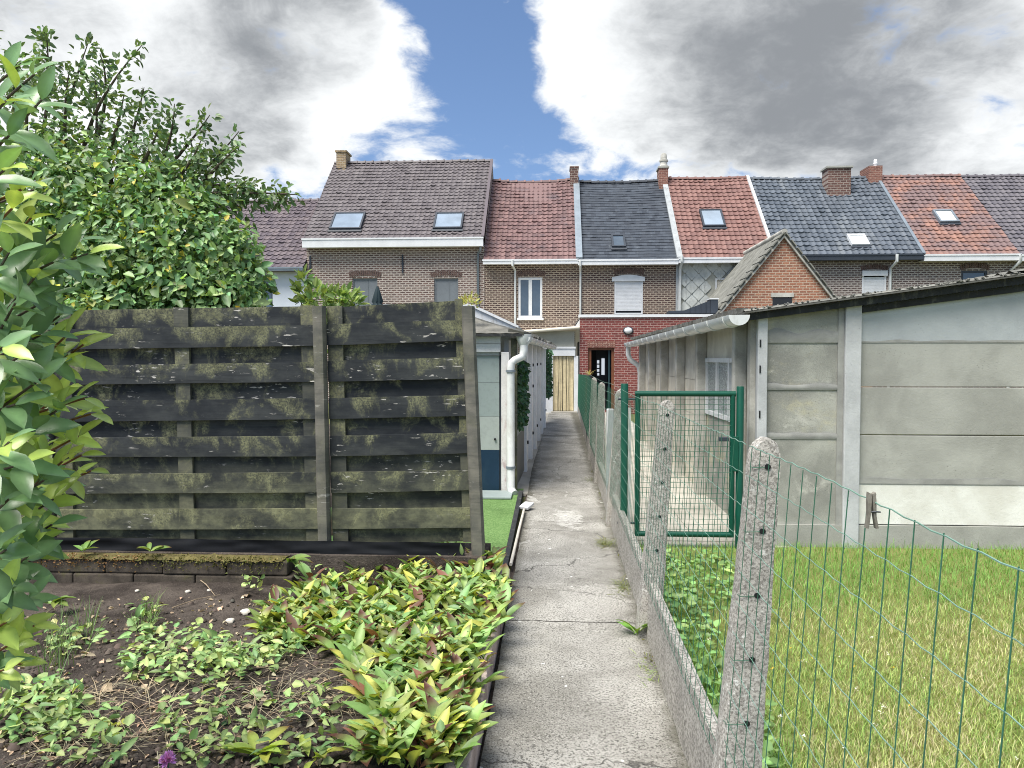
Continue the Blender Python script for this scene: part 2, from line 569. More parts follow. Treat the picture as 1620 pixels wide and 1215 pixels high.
def aggregate(name, base, dark, light, scale=75.0, lich=.5, bump=.8):
    """weathered concrete with exposed grit and pale lichen"""
    m, N = new_mat(name)
    P = wpos(N)
    n1 = N.noise(P, 6, 7, .65)
    n2 = N.noise(P, scale, 5, .72)
    v = N('ShaderNodeTexVoronoi', {'Vector': P, 'Scale': scale * 1.1, 'Randomness': 1.0})
    cell = N('ShaderNodeSeparateColor', {0: v.outputs['Color']}).outputs[0]
    c = N.mix(N.ramp(n1, .3, .7), tuple(x * .72 for x in base), base)
    c = N.mix(N.math('MULTIPLY', N.ramp(cell, .62, .68), .55), c, dark)
    c = N.mix(N.ramp(n2, .52, .64, 0, .85), c, dark)
    c = N.mix(N.math('MULTIPLY', N.ramp(n2, .44, .36), .6), c, tuple(min(1, x * 1.3) for x in base))
    li = N.math('MULTIPLY', N.ramp(N.noise(P, 42, 6, .75), .56, .60), N.ramp(N.noise(P, 5, 3), .46, .62))
    c = N.mix(N.math('MULTIPLY', li, lich), c, light)
    h = N.math('SUBTRACT', N.math('MULTIPLY', cell, .5), N.math('MULTIPLY', n2, 1.1))
    finish(N, c, .95, h, bump, .008, spec=.2)
    return m


def leaf_mat(name, rough=.42, trans=.3, gain=1.0, spec=.45):
    m, N = new_mat(name)
    col = N('ShaderNodeAttribute', attribute_name='Col').outputs['Color']
    P = wpos(N)
    col = N.mix(N.ramp(N.noise(P, 60, 3), .4, .75, 0, .35), col, N.vscale(col, (.62, .66, .55)))
    b = N('ShaderNodeBsdfPrincipled', {'Base Color': col, 'Roughness': rough, 'Specular IOR Level': spec})
    t = N('ShaderNodeBsdfTranslucent', {0: N.vscale(col, (1.25 * gain, 1.2 * gain, .5 * gain))})
    mx = N('ShaderNodeMixShader', {0: trans, 1: b, 2: t})
    N('ShaderNodeOutputMaterial', {0: mx})
    return m


def path_mat(name):
    m, N = new_mat(name)
    P = wpos(N)
    s = N('ShaderNodeSeparateXYZ', {0: P})
    n1 = N.noise(P, 1.5, 9, .66, .4)
    n2 = N.noise(P, 85, 5, .72)
    n3 = N.noise(P, 130, 3, .65)
    c = N.mix(N.ramp(n1, .32, .68), srgb(128, 126, 119), srgb(176, 174, 167))
    # coarse exposed grit, dark hollows
    c = N.mix(N.ramp(n2, .48, .60, 0, .9), c, srgb(76, 74, 70))
    c = N.mix(N.ramp(n3, .54, .66, 0, .6), c, srgb(186, 184, 177))
    c = N.mix(N.ramp(N.noise(P, 4.5, 7, .7), .55, .75, 0, .45), c, srgb(92, 92, 82))
    # green-dark edges where dirt collects
    edge = N.math('ABSOLUTE', N.math('ADD', s.outputs[0], -.135))
    en = N.math('ADD', edge, N.math('MULTIPLY_ADD', N.noise(P, 6, 5, .7), .24, -.12))
    c = N.mix(N.ramp(en, .36, .48, 0, .72), c, srgb(74, 72, 60))
    # spilled white plaster
    spl = N.math('MULTIPLY', N.ramp(N.noise(N.vscale(P, (1.5, .55, 1)), 2.6, 6, .62, .9), .60, .625), N.math('MULTIPLY', N.ramp(s.outputs[1], 6.2, 7.4), N.ramp(s.outputs[1], 14, 9)))
    spot = N('ShaderNodeVectorMath', {0: N.vscale(P, (1, .34, 0)), 1: (.16, 8.15 * .34, 0)}, operation='DISTANCE').outputs['Value']
    sp2 = N.ramp(N.math('ADD', spot, N.math('MULTIPLY_ADD', N.noise(P, 6, 6, .7), .6, -.3)), .15, .10)
    c = N.mix(N.math('MULTIPLY', N.math('MAXIMUM', N.math('MULTIPLY', spl, .6), N.math('MULTIPLY', sp2, .8)), N.ramp(N.noise(P, 26, 5, .7), .36, .56, .1, .7)), c, srgb(206, 205, 200))
    wsp = N.ramp(N.noise(P, 11, 2, .4), .735, .75)
    c = N.mix(N.math('MULTIPLY', wsp, .75), c, srgb(222, 222, 217))
    # hairline cracks
    cr = N('ShaderNodeTexVoronoi', {'Vector': N('ShaderNodeVectorMath', {0: N.vscale(P, (.8, .8, 0)), 1: N.vscale(N('ShaderNodeTexNoise', {'Vector': P, 'Scale': 3.0, 'Detail': 6.0}).outputs[1], (.45, .45, 0))}, operation='ADD').outputs[0], 'Scale': .62}, feature='DISTANCE_TO_EDGE')
    crk = N.ramp(cr.outputs[0], .004, .0008)
    c = N.mix(N.math('MULTIPLY', crk, .6), c, (.03, .028, .025))
    h = N.math('SUBTRACT', N.math('ADD', N.math('MULTIPLY', n2, -1.0), N.math('MULTIPLY', n3, .4)), N.math('MULTIPLY', crk, 2))
    h = N.math('ADD', h, N.math('MULTIPLY', n1, 1.2))
    finish(N, c, .93, h, .6, .012, spec=.2)
    return m


def soil_mat(name):
    m, N = new_mat(name)
    P = wpos(N)
    n1 = N.noise(P, 3, 8, .65)
    n2 = N.noise(P, 38, 7, .75)
    c = N.mix(N.ramp(n1, .35, .65), srgb(62, 56, 52), srgb(98, 90, 83))
    c = N.mix(N.ramp(n2, .52, .72, 0, .8), c, srgb(36, 32, 30))
    c = N.mix(N.ramp(N.noise(P, 120, 3, .6), .62, .70, 0, .7), c, srgb(150, 140, 126))
    finish(N, c, .97, N.math('ADD', n2, N.math('MULTIPLY', n1, .8)), .9, .03, spec=.12)
    return m


def turf_mat(name, a, b, scale=90):
    m, N = new_mat(name)
    P = wpos(N)
    n = N.noise(P, scale, 4, .7)
    c = N.mix(N.ramp(n, .3, .7), a, b)
    c = N.mix(N.ramp(N.noise(P, 2.2, 6, .6), .45, .75, 0, .4), c, tuple(x * .6 for x in a))
    finish(N, c, .9, n, .8, .02, spec=.1)
    return m


def glass_mat(name, col, rough=.06, bump=None, spec=.8, coat=0.0):
    m, N = new_mat(name)
    P = wpos(N)
    c = N.mix(N.ramp(N.noise(P, 1.3, 3), .3, .7), tuple(x * .75 for x in col), col)
    h = None
    if bump:
        v = N('ShaderNodeTexVoronoi', {'Vector': P, 'Scale': bump, 'Randomness': 1.0})
        h = v.outputs[0]
        c = N.mix(N.ramp(h, .1, .6), col, tuple(x * .35 for x in col))
    finish(N, c, rough, h, .9, .02, spec=spec)
    return m


M = {}
M['white'] = plain('white_paint', srgb(212, 214, 215), .5, .06, 3, .08, 40)
M['white_old'] = plain('old_white_paint', srgb(206, 208, 208), .6, .07, 2.5, .2, 30, dirt=srgb(164, 160, 152))
M['white_flaking'] = plain('flaking_white_paint', srgb(212, 210, 208), .7, .07, 4, .4, 50, dirt=srgb(150, 96, 96))
M['gutter'] = plain('white_plastic_gutter', srgb(204, 207, 205), .35, .05, 3, .03, 20, dirt=srgb(178, 178, 170))
M['zinc'] = plain('grey_zinc', srgb(128, 138, 146), .5, .15, 2, .05, 20, metallic=.4)
M['zinc_pale'] = plain('pale_lead_flashing', srgb(156, 160, 161), .7, .12, 3, .2, 30, dirt=srgb(112, 114, 113))
M['dark_metal'] = plain('dark_grey_metal', srgb(52, 58, 66), .5, .12, 2, .05, 30)
M['brick_brown'] = brick_mat('brown_brick', srgb(118, 96, 88), srgb(82, 68, 66), srgb(188, 178, 168), ms=.025, bh=.088, bw=.235, wamt=.15)
M['brick_brown2'] = brick_mat('dark_brown_brick', srgb(98, 78, 71), srgb(66, 55, 54), srgb(176, 162, 146), ms=.022, bh=.084, bw=.225, wamt=.15)
M['brick_grey'] = brick_mat('grey_brown_brick', srgb(110, 94, 89), srgb(82, 72, 71), srgb(184, 176, 168), ms=.024, bh=.086, bw=.23, wamt=.15)
M['brick_red'] = brick_mat('red_annex_brick', srgb(132, 72, 67), srgb(108, 58, 56), srgb(170, 142, 134), ms=.012, bh=.077, bw=.21, wamt=.25)
M['brick_orange'] = brick_mat('orange_gable_brick', srgb(170, 116, 92), srgb(134, 92, 78), srgb(192, 172, 152), ms=.016, bh=.085, bw=.22, wamt=.15, light=srgb(196, 160, 134))
M['brick_chimney'] = brick_mat('chimney_brick', srgb(116, 86, 78), srgb(92, 70, 66), srgb(160, 148, 138), ms=.016, bh=.1, bw=.26)
M['brick_chimney_y'] = brick_mat('yellow_chimney_brick', srgb(176, 152, 116), srgb(132, 112, 90), srgb(180, 168, 150), ms=.014)
M['brick_chimney_r'] = brick_mat('red_chimney_brick', srgb(140, 98, 86), srgb(118, 82, 74), srgb(168, 142, 128), ms=.010)
M['arch'] = plain('arch_brick', srgb(98, 80, 74), .9, .35, 14, .3, 50)
M['tile_plum'] = tile_mat('grey_brown_tile', (srgb(109, 103, 104), srgb(88, 82, 84)), .6, stain=srgb(122, 116, 115), spots=srgb(95, 88, 88), spot=(.5, .75))
M['tile_plum2'] = tile_mat('brown_tile', (srgb(108, 98, 100), srgb(86, 78, 84)), .6)
M['tile_wine'] = tile_mat('wine_red_tile', (srgb(126, 99, 96), srgb(96, 75, 74)), .6, spots=srgb(84, 75, 79), spot=(.54, .76), lichen=srgb(140, 124, 120), stain=srgb(112, 92, 90))
M['slate'] = tile_mat('blue_grey_slate', (srgb(67, 74, 83), srgb(46, 52, 61)), .6, lichen=srgb(116, 124, 128), tint_amt=.35, spots=srgb(54, 60, 68))
M['tile_red'] = tile_mat('orange_red_tile', (srgb(133, 100, 92), srgb(112, 82, 76)), .6, spots=srgb(104, 82, 78), spot=(.54, .78), stain=srgb(106, 84, 79))
M['tile_blue'] = tile_mat('glazed_anthracite_tile', (srgb(96, 103, 111), srgb(74, 81, 89)), .4, spec=.5, stain=srgb(118, 122, 124))
M['tile_orange'] = tile_mat('mottled_orange_tile', (srgb(150, 112, 97), srgb(122, 92, 83)), .6, spots=srgb(106, 91, 92), spot_scale=.9, spot=(.38, .56), lichen=srgb(156, 126, 112))
M['tile_grey'] = tile_mat('dark_grey_tile', (srgb(104, 100, 104), srgb(86, 83, 89)), .6)
M['tile_moss'] = tile_mat('mossy_grey_tile', (srgb(112, 112, 106), srgb(86, 86, 82)), .85, spots=srgb(66, 66, 58), spot_scale=4, spot=(.45, .62), lichen=srgb(168, 168, 160))
M['fibre'] = concrete('fibre_cement', srgb(140, 140, 132), srgb(104, 104, 98), scale=3, pits=False, moss=srgb(86, 84, 66))
M['shingle'] = plain('cement_shingle', srgb(176, 180, 176), .85, .16, 3.0, .2, 40, dirt=srgb(116, 118, 116))
M['panel'] = concrete('concrete_panel', srgb(172, 172, 164), srgb(144, 144, 137), scale=1.4, speck=.3)
M['panel_blue'] = concrete('painted_concrete_panel', srgb(182, 187, 187), srgb(158, 163, 165), scale=1.2, speck=.25)
M['panel_mottled'] = concrete('mottled_concrete_panel', srgb(172, 172, 162), srgb(134, 134, 127), scale=1.8, yellow=srgb(192, 184, 150), light=srgb(190, 188, 178))
M['panel_white'] = concrete('whitewashed_concrete', srgb(230, 230, 223), srgb(206, 204, 194), scale=2.5, speck=.25, streak=False)
M['mortar'] = concrete('smeared_cement', srgb(160, 160, 154), srgb(136, 136, 132), scale=4, pits=False, speck=.2)
M['pillar'] = concrete('pale_concrete_pillar', srgb(192, 194, 194), srgb(164, 166, 166), scale=2.4, speck=.2)
M['side_post'] = concrete('grey_concrete_post', srgb(192, 190, 182), srgb(146, 144, 136), scale=2.5, speck=.3)
M['post'] = aggregate('weathered_concrete_post', srgb(182, 178, 170), srgb(104, 101, 95), srgb(222, 222, 216), 125, .9, .6)
M['plinth'] = aggregate('weathered_concrete_plinth', srgb(180, 176, 168), srgb(92, 89, 83), srgb(210, 208, 200), 85, .5, .8)
M['kerb'] = concrete('pinkish_kerb_concrete', srgb(206, 190, 180), srgb(156, 140, 131), scale=5, speck=.5)
M['paving'] = concrete('pale_paving', srgb(184, 180, 170), srgb(156, 152, 142), scale=1.5, pits=False, speck=.3, streak=False)
M['block'] = concrete('mossy_block', srgb(96, 88, 78), srgb(60, 55, 49), scale=5, speck=.6, moss=srgb(84, 82, 54))
M['path'] = path_mat('worn_path_concrete')
M['soil'] = soil_mat('dark_soil')
M['ground'] = turf_mat('rough_ground', srgb(86, 92, 58), srgb(112, 110, 78), 20)
M['lawn'] = turf_mat('lawn_base', srgb(112, 120, 64), srgb(140, 138, 90), 60)
M['turf'] = turf_mat('artificial_turf', srgb(84, 118, 64), srgb(128, 158, 100), 55)
M['slat'] = slat_mat('black_stained_slat', srgb(36, 40, 44), srgb(62, 65, 65), srgb(138, 139, 104), srgb(194, 190, 182), .85)
M['batten'] = slat_mat('mossy_batten', srgb(60, 63, 60), srgb(92, 92, 82), srgb(134, 134, 100), srgb(170, 168, 156), .85)
M['fpost'] = slat_mat('grey_wood_post', srgb(84, 84, 79), srgb(124, 120, 110), srgb(120, 120, 98), srgb(160, 158, 150), .5)
M['wood_pale'] = plain('pale_weathered_wood', srgb(196, 190, 170), .8, .15, 8, .2, 40)
M['wood_brown'] = plain('brown_door_wood', srgb(112, 70, 48), .5, .15, 6, .1, 40)
M['peg'] = plain('grey_peg_wood', srgb(120, 116, 106), .85, .2, 30, .2, 200)
M['green_metal'] = plain('green_coated_steel', srgb(10, 72, 56), .4, .12, 4, .05, 40)
M['wire'] = plain('dark_green_wire', srgb(50, 96, 76), .5, .12, 10, 0, 100)
M['wire_pale'] = plain('faded_green_wire', srgb(112, 144, 130), .55, .15, 12, 0, 100)  # horizontal wires: light from above put into the colour, plus some weathering
M['galv'] = plain('galvanised_bar', srgb(176, 178, 172), .6, .12, 8, .1, 50)
M['glass_sky'] = glass_mat('roof_window_glass', srgb(140, 154, 168), .06, spec=.7)  # pale blue of the reflected sky mixed into the pane colour
M['glass_white'] = glass_mat('pale_roof_window_blind', srgb(214, 218, 218), .3, spec=.5)
M['glass_dark'] = glass_mat('dark_window_glass', srgb(78, 92, 106), .05, spec=.8)
M['blind'] = plain('grey_window_blind', srgb(112, 118, 122), .6, .06, 2, .02, 20)
M['glass_tex'] = glass_mat('hammered_glass', srgb(206, 214, 212), .35, bump=46)
M['curtain'] = plain('beige_strip_curtain', srgb(206, 192, 156), .7, .12, 9, .1, 60)
M['cream'] = plain('cream_awning', srgb(208, 202, 184), .6, .06, 3, .05, 40)
M['beige_panel'] = plain('beige_grey_panel', srgb(160, 160, 148), .7, .08, 2, .05, 40)
M['door_grey'] = plain('grey_green_door', srgb(142, 154, 152), .5, .05, 1.5, .03, 20)
M['door_pale'] = plain('pale_grey_door', srgb(160, 168, 164), .5, .05, 1.5, .03, 20)
M['door_blue'] = plain('dark_blue_door_panel', srgb(24, 50, 72), .5, .1, 2, .05, 20, dirt=srgb(38, 60, 78))
M['grey_panel'] = plain('mid_grey_panel', srgb(104, 106, 104), .6, .1, 2, .08, 30)
M['dark'] = plain('dark_interior', srgb(34, 38, 44), .7, .1, 2, 0, 20)
M['door_teal'] = plain('dark_teal_door', srgb(34, 58, 64), .45, .1, 2, .05, 30)
M['render'] = plain('white_render', srgb(200, 206, 214), .8, .05, 1.2, .1, 60)
M['tar'] = plain('black_roof_felt', srgb(44, 46, 48), .85, .25, 6, .5, 60, dirt=srgb(96, 96, 88))
M['plastic'] = plain('black_plastic_sheet', srgb(20, 22, 26), .75, .2, 6, .1, 30, spec=.2)
M['parasol'] = plain('dark_green_parasol_cloth', srgb(38, 54, 60), .8, .15, 5, .1, 60)
M['bark'] = plain('grey_brown_bark', srgb(84, 74, 64), .9, .3, 20, .6, 80)
M['twig'] = plain('dry_twig', srgb(148, 132, 110), .9, .3, 20, .3, 80)
M['stone'] = plain('pale_stone', srgb(196, 190, 178), .8, .12, 20, .3, 80)
M['moss'] = plain('brown_green_moss', srgb(92, 86, 50), .95, .35, 14, .8, 120, dirt=srgb(112, 88, 62))
M['pvc'] = plain('pale_plastic_pipe', srgb(202, 196, 184), .5, .08, 4, .1, 40, dirt=srgb(140, 130, 116))
M['black_bit'] = plain('black_fitting', srgb(26, 28, 30), .5, .1, 4, 0, 40)
M['leaf'] = leaf_mat('leaf', .45, .27)
M['leaf_gloss'] = leaf_mat('glossy_laurel_leaf', .30, .25, spec=.6)
M['grass'] = leaf_mat('grass_blade', .6, .30, spec=.25)
M['dead'] = leaf_mat('dead_leaf', .85, .1, spec=.15)
M['petal'] = leaf_mat('petal', .6, .3, spec=.2)


def glow_pane(name):
    m, N = new_mat(name)
    e = N('ShaderNodeEmission', {0: (.80, .86, .95), 1: .30})
    N('ShaderNodeOutputMaterial', {0: e})
    return m


M['daylight_pane'] = glow_pane('daylight_through_pane')

M['roof_grit'] = concrete('gritty_roof_felt', srgb(128, 126, 118), srgb(88, 87, 82), scale=4, pits=False, streak=False, moss=srgb(80, 78, 66), speck=.6)

M['white_wall'] = plain('white_painted_wall', srgb(232, 233, 233), .6, .04, 3, .1, 40, dirt=srgb(204, 202, 196))

M['side_cream'] = concrete('cream_side_panel', srgb(212, 207, 192), srgb(178, 172, 158), scale=2.2, speck=.2, pits=False)

# ------------------------------------------------------------------ ground, path, beds
def pl(Y, side):
    k = [(0, -.30, .585), (3, -.31, .59), (8, -.33, .61), (12, -.345, .63), (17, -.26, .70), (24.6, -.15, .80)]
    for (a, l0, r0), (b, l1, r1) in zip(k, k[1:]):
        if Y <= b:
            t = max(0, (Y - a) / (b - a))
            return (l0 + (l1 - l0) * t) if side < 0 else (r0 + (r1 - r0) * t)
    return k[-1][1] if side < 0 else k[-1][2]


MB().grid(lambda u, v: (-400 + 800 * u, -150 + 900 * v, -.06), 8, 8).build('ground', M['ground'], kind='structure')

path = MB()
path.box(-.36, .66, -1.5, 24.6, -.05, -.03)
path = path.build('path', M['soil'], kind='structure')
cuts = [-1.5, 3.27, 4.95, 8.02, 12.6, 17.1, 24.55]
for a, b in zip(cuts, cuts[1:]):
    mb = MB()
    ny, nx = max(3, int((b - a) / .22)), 10
    tilt = random.uniform(-.006, .006)

    def top(u, v):
        y = a + (b - a) * v
        if v in (0, 1): y += (.003 if v == 0 else -.003) + .05 * mnoise.noise((u * 4, a if v == 0 else b, 3))
        xl, xr = pl(y, -1) + .012 * mnoise.noise((y * 3, 1, 0)), pl(y, 1)
        x = xl + (xr - xl) * u
        z = .006 * mnoise.noise((x * 3, y * 2, 0)) + .002 * mnoise.noise((x * 14, y * 14, 5)) + tilt * (v - .5)
        if v in (0, 1): z -= .006
        return (x, y, z)
    mb.grid(top, nx, ny)
    mb.build('path_slab', M['path'], path, smooth=True)

# planting bed left of the path
def bed_z(x, y):
    return .15 - .055 * max(0, min(1, (y - 3.0) / 1.8)) * max(0, min(1, (-x - .7) / .8)) + .022 * mnoise.noise((x * .9, y * .9, 2)) + .02 * mnoise.noise((x * 4, y * 4, 7)) + .006 * mnoise.noise((x * 17, y * 17, 1))


MB().grid(lambda u, v: ((lambda x, y: (x, y, bed_z(x, y)))(-9 + 8.58 * u ** .6, -.6 + 6.2 * v)), 130, 110).build('planting_bed', M['soil'], smooth=True, kind='structure')
MB().grid(lambda u, v: (-2.6 + 2.2 * u, 5.55 + 4.4 * v, .012), 6, 6).build('artificial_lawn', M['turf'], kind='structure')
MB().grid(lambda u, v: (.64 + 12 * u, -1.5 + 8.7 * v, -.012 + .012 * mnoise.noise((u * 9, v * 9, 0))), 30, 30).build('lawn', M['lawn'], kind='structure')
yard = MB().box(.68, 2.2, 7.05, 24.6, -.05, -.004).build('yard_paving', M['paving'], kind='structure')
for i in range(5):
    for j in range(2):
        x0, y0 = .72 + j * .66, 7.2 + i * 1.5
        MB().box(x0, x0 + .645, y0, y0 + 1.485, -.004, .004 + random.uniform(0, .004)).build('paving_slab', M['paving'], yard)
MB().box(-6, -2.62, 5.62, 24, -.05, .0).build('garden_ground', M['soil'], kind='structure')
MB().box(-2.4, .82, 9.72, 30, -.05, -.012).build('courtyard', M['paving'], kind='structure')

# kerb along the bed
kerb = thing('kerb', 'low pinkish concrete kerb between planting bed and path', 'kerb', (-.38, 2.5, 0))
y = -1.2
while y < 5.2:
    L = .98
    dx, dz = random.uniform(-.008, .008), random.uniform(-.012, .012)
    MB().box(-.435 + dx, -.335 + dx, y, y + L - .012, -.03, .155 + dz).build('kerb_stone', M['kerb'], kerb, bevel=.008)
    y += L

# ------------------------------------------------------------------ houses of the terrace
HY, EY, RY = 30.0, 29.62, 34.0
PROF = [(0, 1.0), (.10, .86), (.26, .30), (.48, 0.0), (.70, .16), (.88, .72)]


class Roof:
    """sloping plane from the eave (EY, z0) up to the ridge (RY, z1)"""
    def __init__(s, x0, x1, z0, z1, y0=EY, y1=RY, sag=0.0):
        s.x0, s.x1, s.z0, s.z1, s.y0, s.y1, s.sag = x0, x1, z0, z1, y0, y1, sag
        d = Vector((0, y1 - y0, z1 - z0))
        s.len = d.length
        s.d = d.normalized()
        s.n = Vector((0, -s.d.z, s.d.y))

    def p(s, x, t, h=0.0):
        u = (x - s.x0) / (s.x1 - s.x0)
        sg = -s.sag * math.sin(math.pi * min(max(u, 0), 1)) * (t / s.len)
        return Vector((x, s.y0, s.z0 + sg)) + s.d * t + s.n * h

    def hit(s, px, py):
        d = ray(px, py)
        o = Vector((0, s.y0, s.z0))
        k = (o - CAM).dot(s.n) / d.dot(s.n)
        q = CAM + d * k
        return q.x, (q - o).dot(s.d)

    def tiles(s, tw, rows, amp=.05, step=.035, flat=False, stagger=False):
        mb = MB()
        m = max(2, round((s.x1 - s.x0) / tw))
        prof = [(0, 0.), (.5, 0.)] if flat else PROF
        us = [(k + u) for k in range(m) for u, _ in prof] + [m]
        hs = [h for k in range(m) for _, h in prof] + [1.0 if not flat else 0.]
        n = len(us)
        tl = s.len / rows
        for r in range(rows):
            base = len(mb.v)
            j = [(random.uniform(-.012, .012) if random.random() > .03 else .03) * (.35 if flat else 1) for _ in range(m + 1)]
            sh = (.5 if (stagger and r % 2) else 0)
            for row in range(3):
                t = r * tl if row < 2 else (r + 1) * tl
                for u, h in zip(us, hs):
                    x = s.x0 + (s.x1 - s.x0) * u / m
                    k = min(int(u), m - 1)
                    hh = (0.0 if row == 0 else (step if row == 1 else .0)) + h * amp + (j[k] if row == 1 else 0)
                    mb.v.append(tuple(s.p(x, t + (j[k] if row < 2 and flat else 0), hh + .022 * mnoise.noise((x * .8, t * .9, 4)) + .008 * mnoise.noise((x * 3, t * 3, 9)))))
            for row in range(2):
                for i in range(n - 1):
                    a = base + row * n + i
                    mb.f.append((a, a + 1, a + n + 1, a + n))
            tin = [random.random() for _ in range(m + 2)]
            for row in range(2):
                mb.t += [tin[int(us[i] + sh)] for i in range(n - 1)]
        return mb


def house(name, label, bx0, bx1, gy0, gy1, ry, tmat, wmat, tw=.24, rows=22, flat=False, gutter='white', holes=(), sag=0.0, amp=.032, ridge_mat=None, gx=None):
    """bx: world X range; gy: top and bottom photo rows of the eaves board; ry: ridge row"""
    pm = 0.5 * (876 + 1180 * bx0 / HY + 876 + 1180 * bx1 / HY)
    zt, zb = at(pm, gy0, Y=EY).z, at(pm, gy1, Y=EY).z
    zr = at(pm, ry, Y=RY).z
    h = thing(name, label, 'house', ((bx0 + bx1) / 2, HY, 0))
    rf = Roof(bx0, bx1, zt - .02, zr, sag=sag)
    wall_holes(MB(), bx0 + .004, bx1 - .004, -.05, zb + .05, HY, holes).build('wall', wmat, h)
    g = MB()
    for x in (bx0 + .006, bx1 - .006):
        g.quad((x, HY + .002, -.05), (x, 2 * RY - HY, -.05), (x, 2 * RY - HY, zb), (x, RY, zr - .12), (x, HY + .002, zb))
    g.quad((bx0, 2 * RY - HY, -.05), (bx1, 2 * RY - HY, -.05), (bx1, 2 * RY - HY, zb), (bx0, 2 * RY - HY, zb))
    g.build('side_wall', M['brick_brown'], h)
    # roof deck with the far slope
    d = MB()
    dd = Vector((0, 0, -.10))
    pr = [Vector((0, EY + .03, zt - .06)), Vector((0, RY, zr - .05)), Vector((0, 2 * RY - EY, zt - .06))]
    d.extrude([Vector((bx0 + .003, p.y, p.z)) for p in pr] + [Vector((bx0 + .003, p.y, p.z)) + dd for p in reversed(pr)], (bx1 - bx0 - .006, 0, 0))
    d.build('roof', tmat, h)
    rf.tiles(tw, rows, amp if not flat else 0, .035 if not flat else .018, flat, stagger=flat).build('roof_tiles', tmat, h, kind='stuff')
    # ridge tiles
    n = round((bx1 - bx0) / .36)
    me = None
    for i in range(n):
        x = bx0 + (i + .5) * (bx1 - bx0) / n
        p = rf.p(x, rf.len, 0)
        if me is None:
            rb = MB()
            L = (bx1 - bx0) / n
            for r0, r1, xa, xb in ((.105, .115, -.5, .38), (.135, .135, .30, .52)):
                vs, fs = [], []
                for k in range(8):
                    t = math.pi * (k / 7)
                    vs += [(xa * L, -r0 * math.cos(t), r0 * math.sin(t)), (xb * L, -r1 * math.cos(t), r1 * math.sin(t))]
                fs = [(2 * k, 2 * k + 2, 2 * k + 3, 2 * k + 1) for k in range(7)]
                fs += [tuple(range(0, 16, 2))[::-1], tuple(range(1, 16, 2))]
                rb.add(vs, fs)
            me = rb.build('ridge_tile', ridge_mat or tmat, h, smooth=True, base=(0, 0, 0))
            o = me
        else:
            o = me.copy()
            COL.objects.link(o)
        o.location = p + Vector((0, 0, -.02 + random.uniform(-.01, .01))) - wloc(h)
    # eaves board / boxed gutter
    gm = M[gutter]
    ga, gb = gx or (bx0 - .02, bx1 - .012)
    MB().box(ga, gb, EY - .10, EY + .12, zb, zt - .015).box(ga - .02, gb + .02, EY - .125, EY - .10, zt - .05, zt + .012).build('gutter', gm, h)
    MB().box(ga + .01, gb - .01, EY + .12, HY - .004, zb + .03, zb + .05).build('soffit', gm, h)
    return h, rf, zt, zb


def roof_window(h, rf, x0, x1, y0, y1, frame='dark_metal', pane='glass_sky'):
    xa, ta = rf.hit(x0, y1)
    xb, _ = rf.hit(x1, y1)
    _, tb = rf.hit((x0 + x1) / 2, y0)
    fw, hh = .07, .13
    mb = MB()
    for a, b, c, d in ((xa, xb, ta, ta + fw), (xa, xb, tb - fw, tb), (xa, xa + fw, ta + fw, tb - fw), (xb - fw, xb, ta + fw, tb - fw)):
        mb.extrude([rf.p(a, c, .02), rf.p(b, c, .02), rf.p(b, d, .02), rf.p(a, d, .02)], rf.n * hh)
    w = mb.build('roof_window', M[frame], h)
    MB().extrude([rf.p(xa + fw, ta + fw, .08), rf.p(xb - fw, ta + fw, .08), rf.p(xb - fw, tb - fw, .08), rf.p(xa + fw, tb - fw, .08)], rf.n * .035).build('pane', M[pane], w)
    MB().extrude([rf.p(xa - .04, ta - .12, .055), rf.p(xb + .04, ta - .12, .055), rf.p(xb + .04, ta - .005, .07), rf.p(xa - .04, ta - .005, .07)], rf.n * .02).build('flashing_apron', M['dark_metal'], w)
    return w


def chimney(h, x0, x1, y0, y1, Y, depth, mat, cap='panel', pots=(), capw=.05):
    a, b = at(x0, y0, Y=Y), at(x1, y1, Y=Y)
    zb = b.z - .9
    c = MB().box(a.x, b.x, Y, Y + depth, zb, a.z - .07).build('chimney', M[mat], h)
    MB().box(a.x - capw, b.x + capw, Y - capw, Y + depth + capw, a.z - .072, a.z).build('chimney_cap', M[cap], c)
    for px, py0, r, m in pots:
        p = at(px, py0, Y=Y + depth / 2)
        H = p.z - a.z
        MB().lathe([(r * 1.25, 0), (r * 1.3, H * .12), (r * .95, H * .2), (r * .95, H * .42), (r * 1.15, H * .45), (r * 1.15, H * .55), (r * .85, H * .6), (r * .8, H * .92), (r * .55, H)], 12, Matrix.Translation((p.x, Y + depth / 2, a.z - .002))).build('chimney_pot', M[m], c, smooth=True)
    return c


def brick_arch(h, px0, px1, py, rise, bh, Y=HY, mat='arch', name='brick_arch'):
    """flat segmental arch of upright bricks over an opening"""
    a, b = at(px0, py, Y=Y), at(px1, py, Y=Y)
    k = 39.3
    w, mb = b.x - a.x, MB()
    n = max(6, round(w / .085))
    for i in range(n):
        def P(u, o):
            x = a.x + w * u
            z = a.z + rise / k * (1 - (2 * u - 1) ** 2) + o
            xs = a.x + w / 2 + (x - a.x - w / 2) * (1 + o * .35)
            return Vector((xs, Y - .03 + .006 * (i % 2), z))
        g = .14 / n
        q = [P(i / n + g, 0), P((i + 1) / n - g, 0), P((i + 1) / n - g, bh / k), P(i / n + g, bh / k)]
        mb.extrude(q, (0, .05, 0))
    return mb.build(name, M[mat], h, kind='stuff')


def downpipe(h, pts, r=.045, mat='gutter', name='downpipe', n=8):
    return MB().tube(pts, r, n).build(name, M[mat], h, smooth=True)


def pxh(x0, x1, y0, y1, Y=HY):
    a, b = at(x0, y1, Y=Y), at(x1, y0, Y=Y)
    return (a.x, b.x, a.z, b.z)


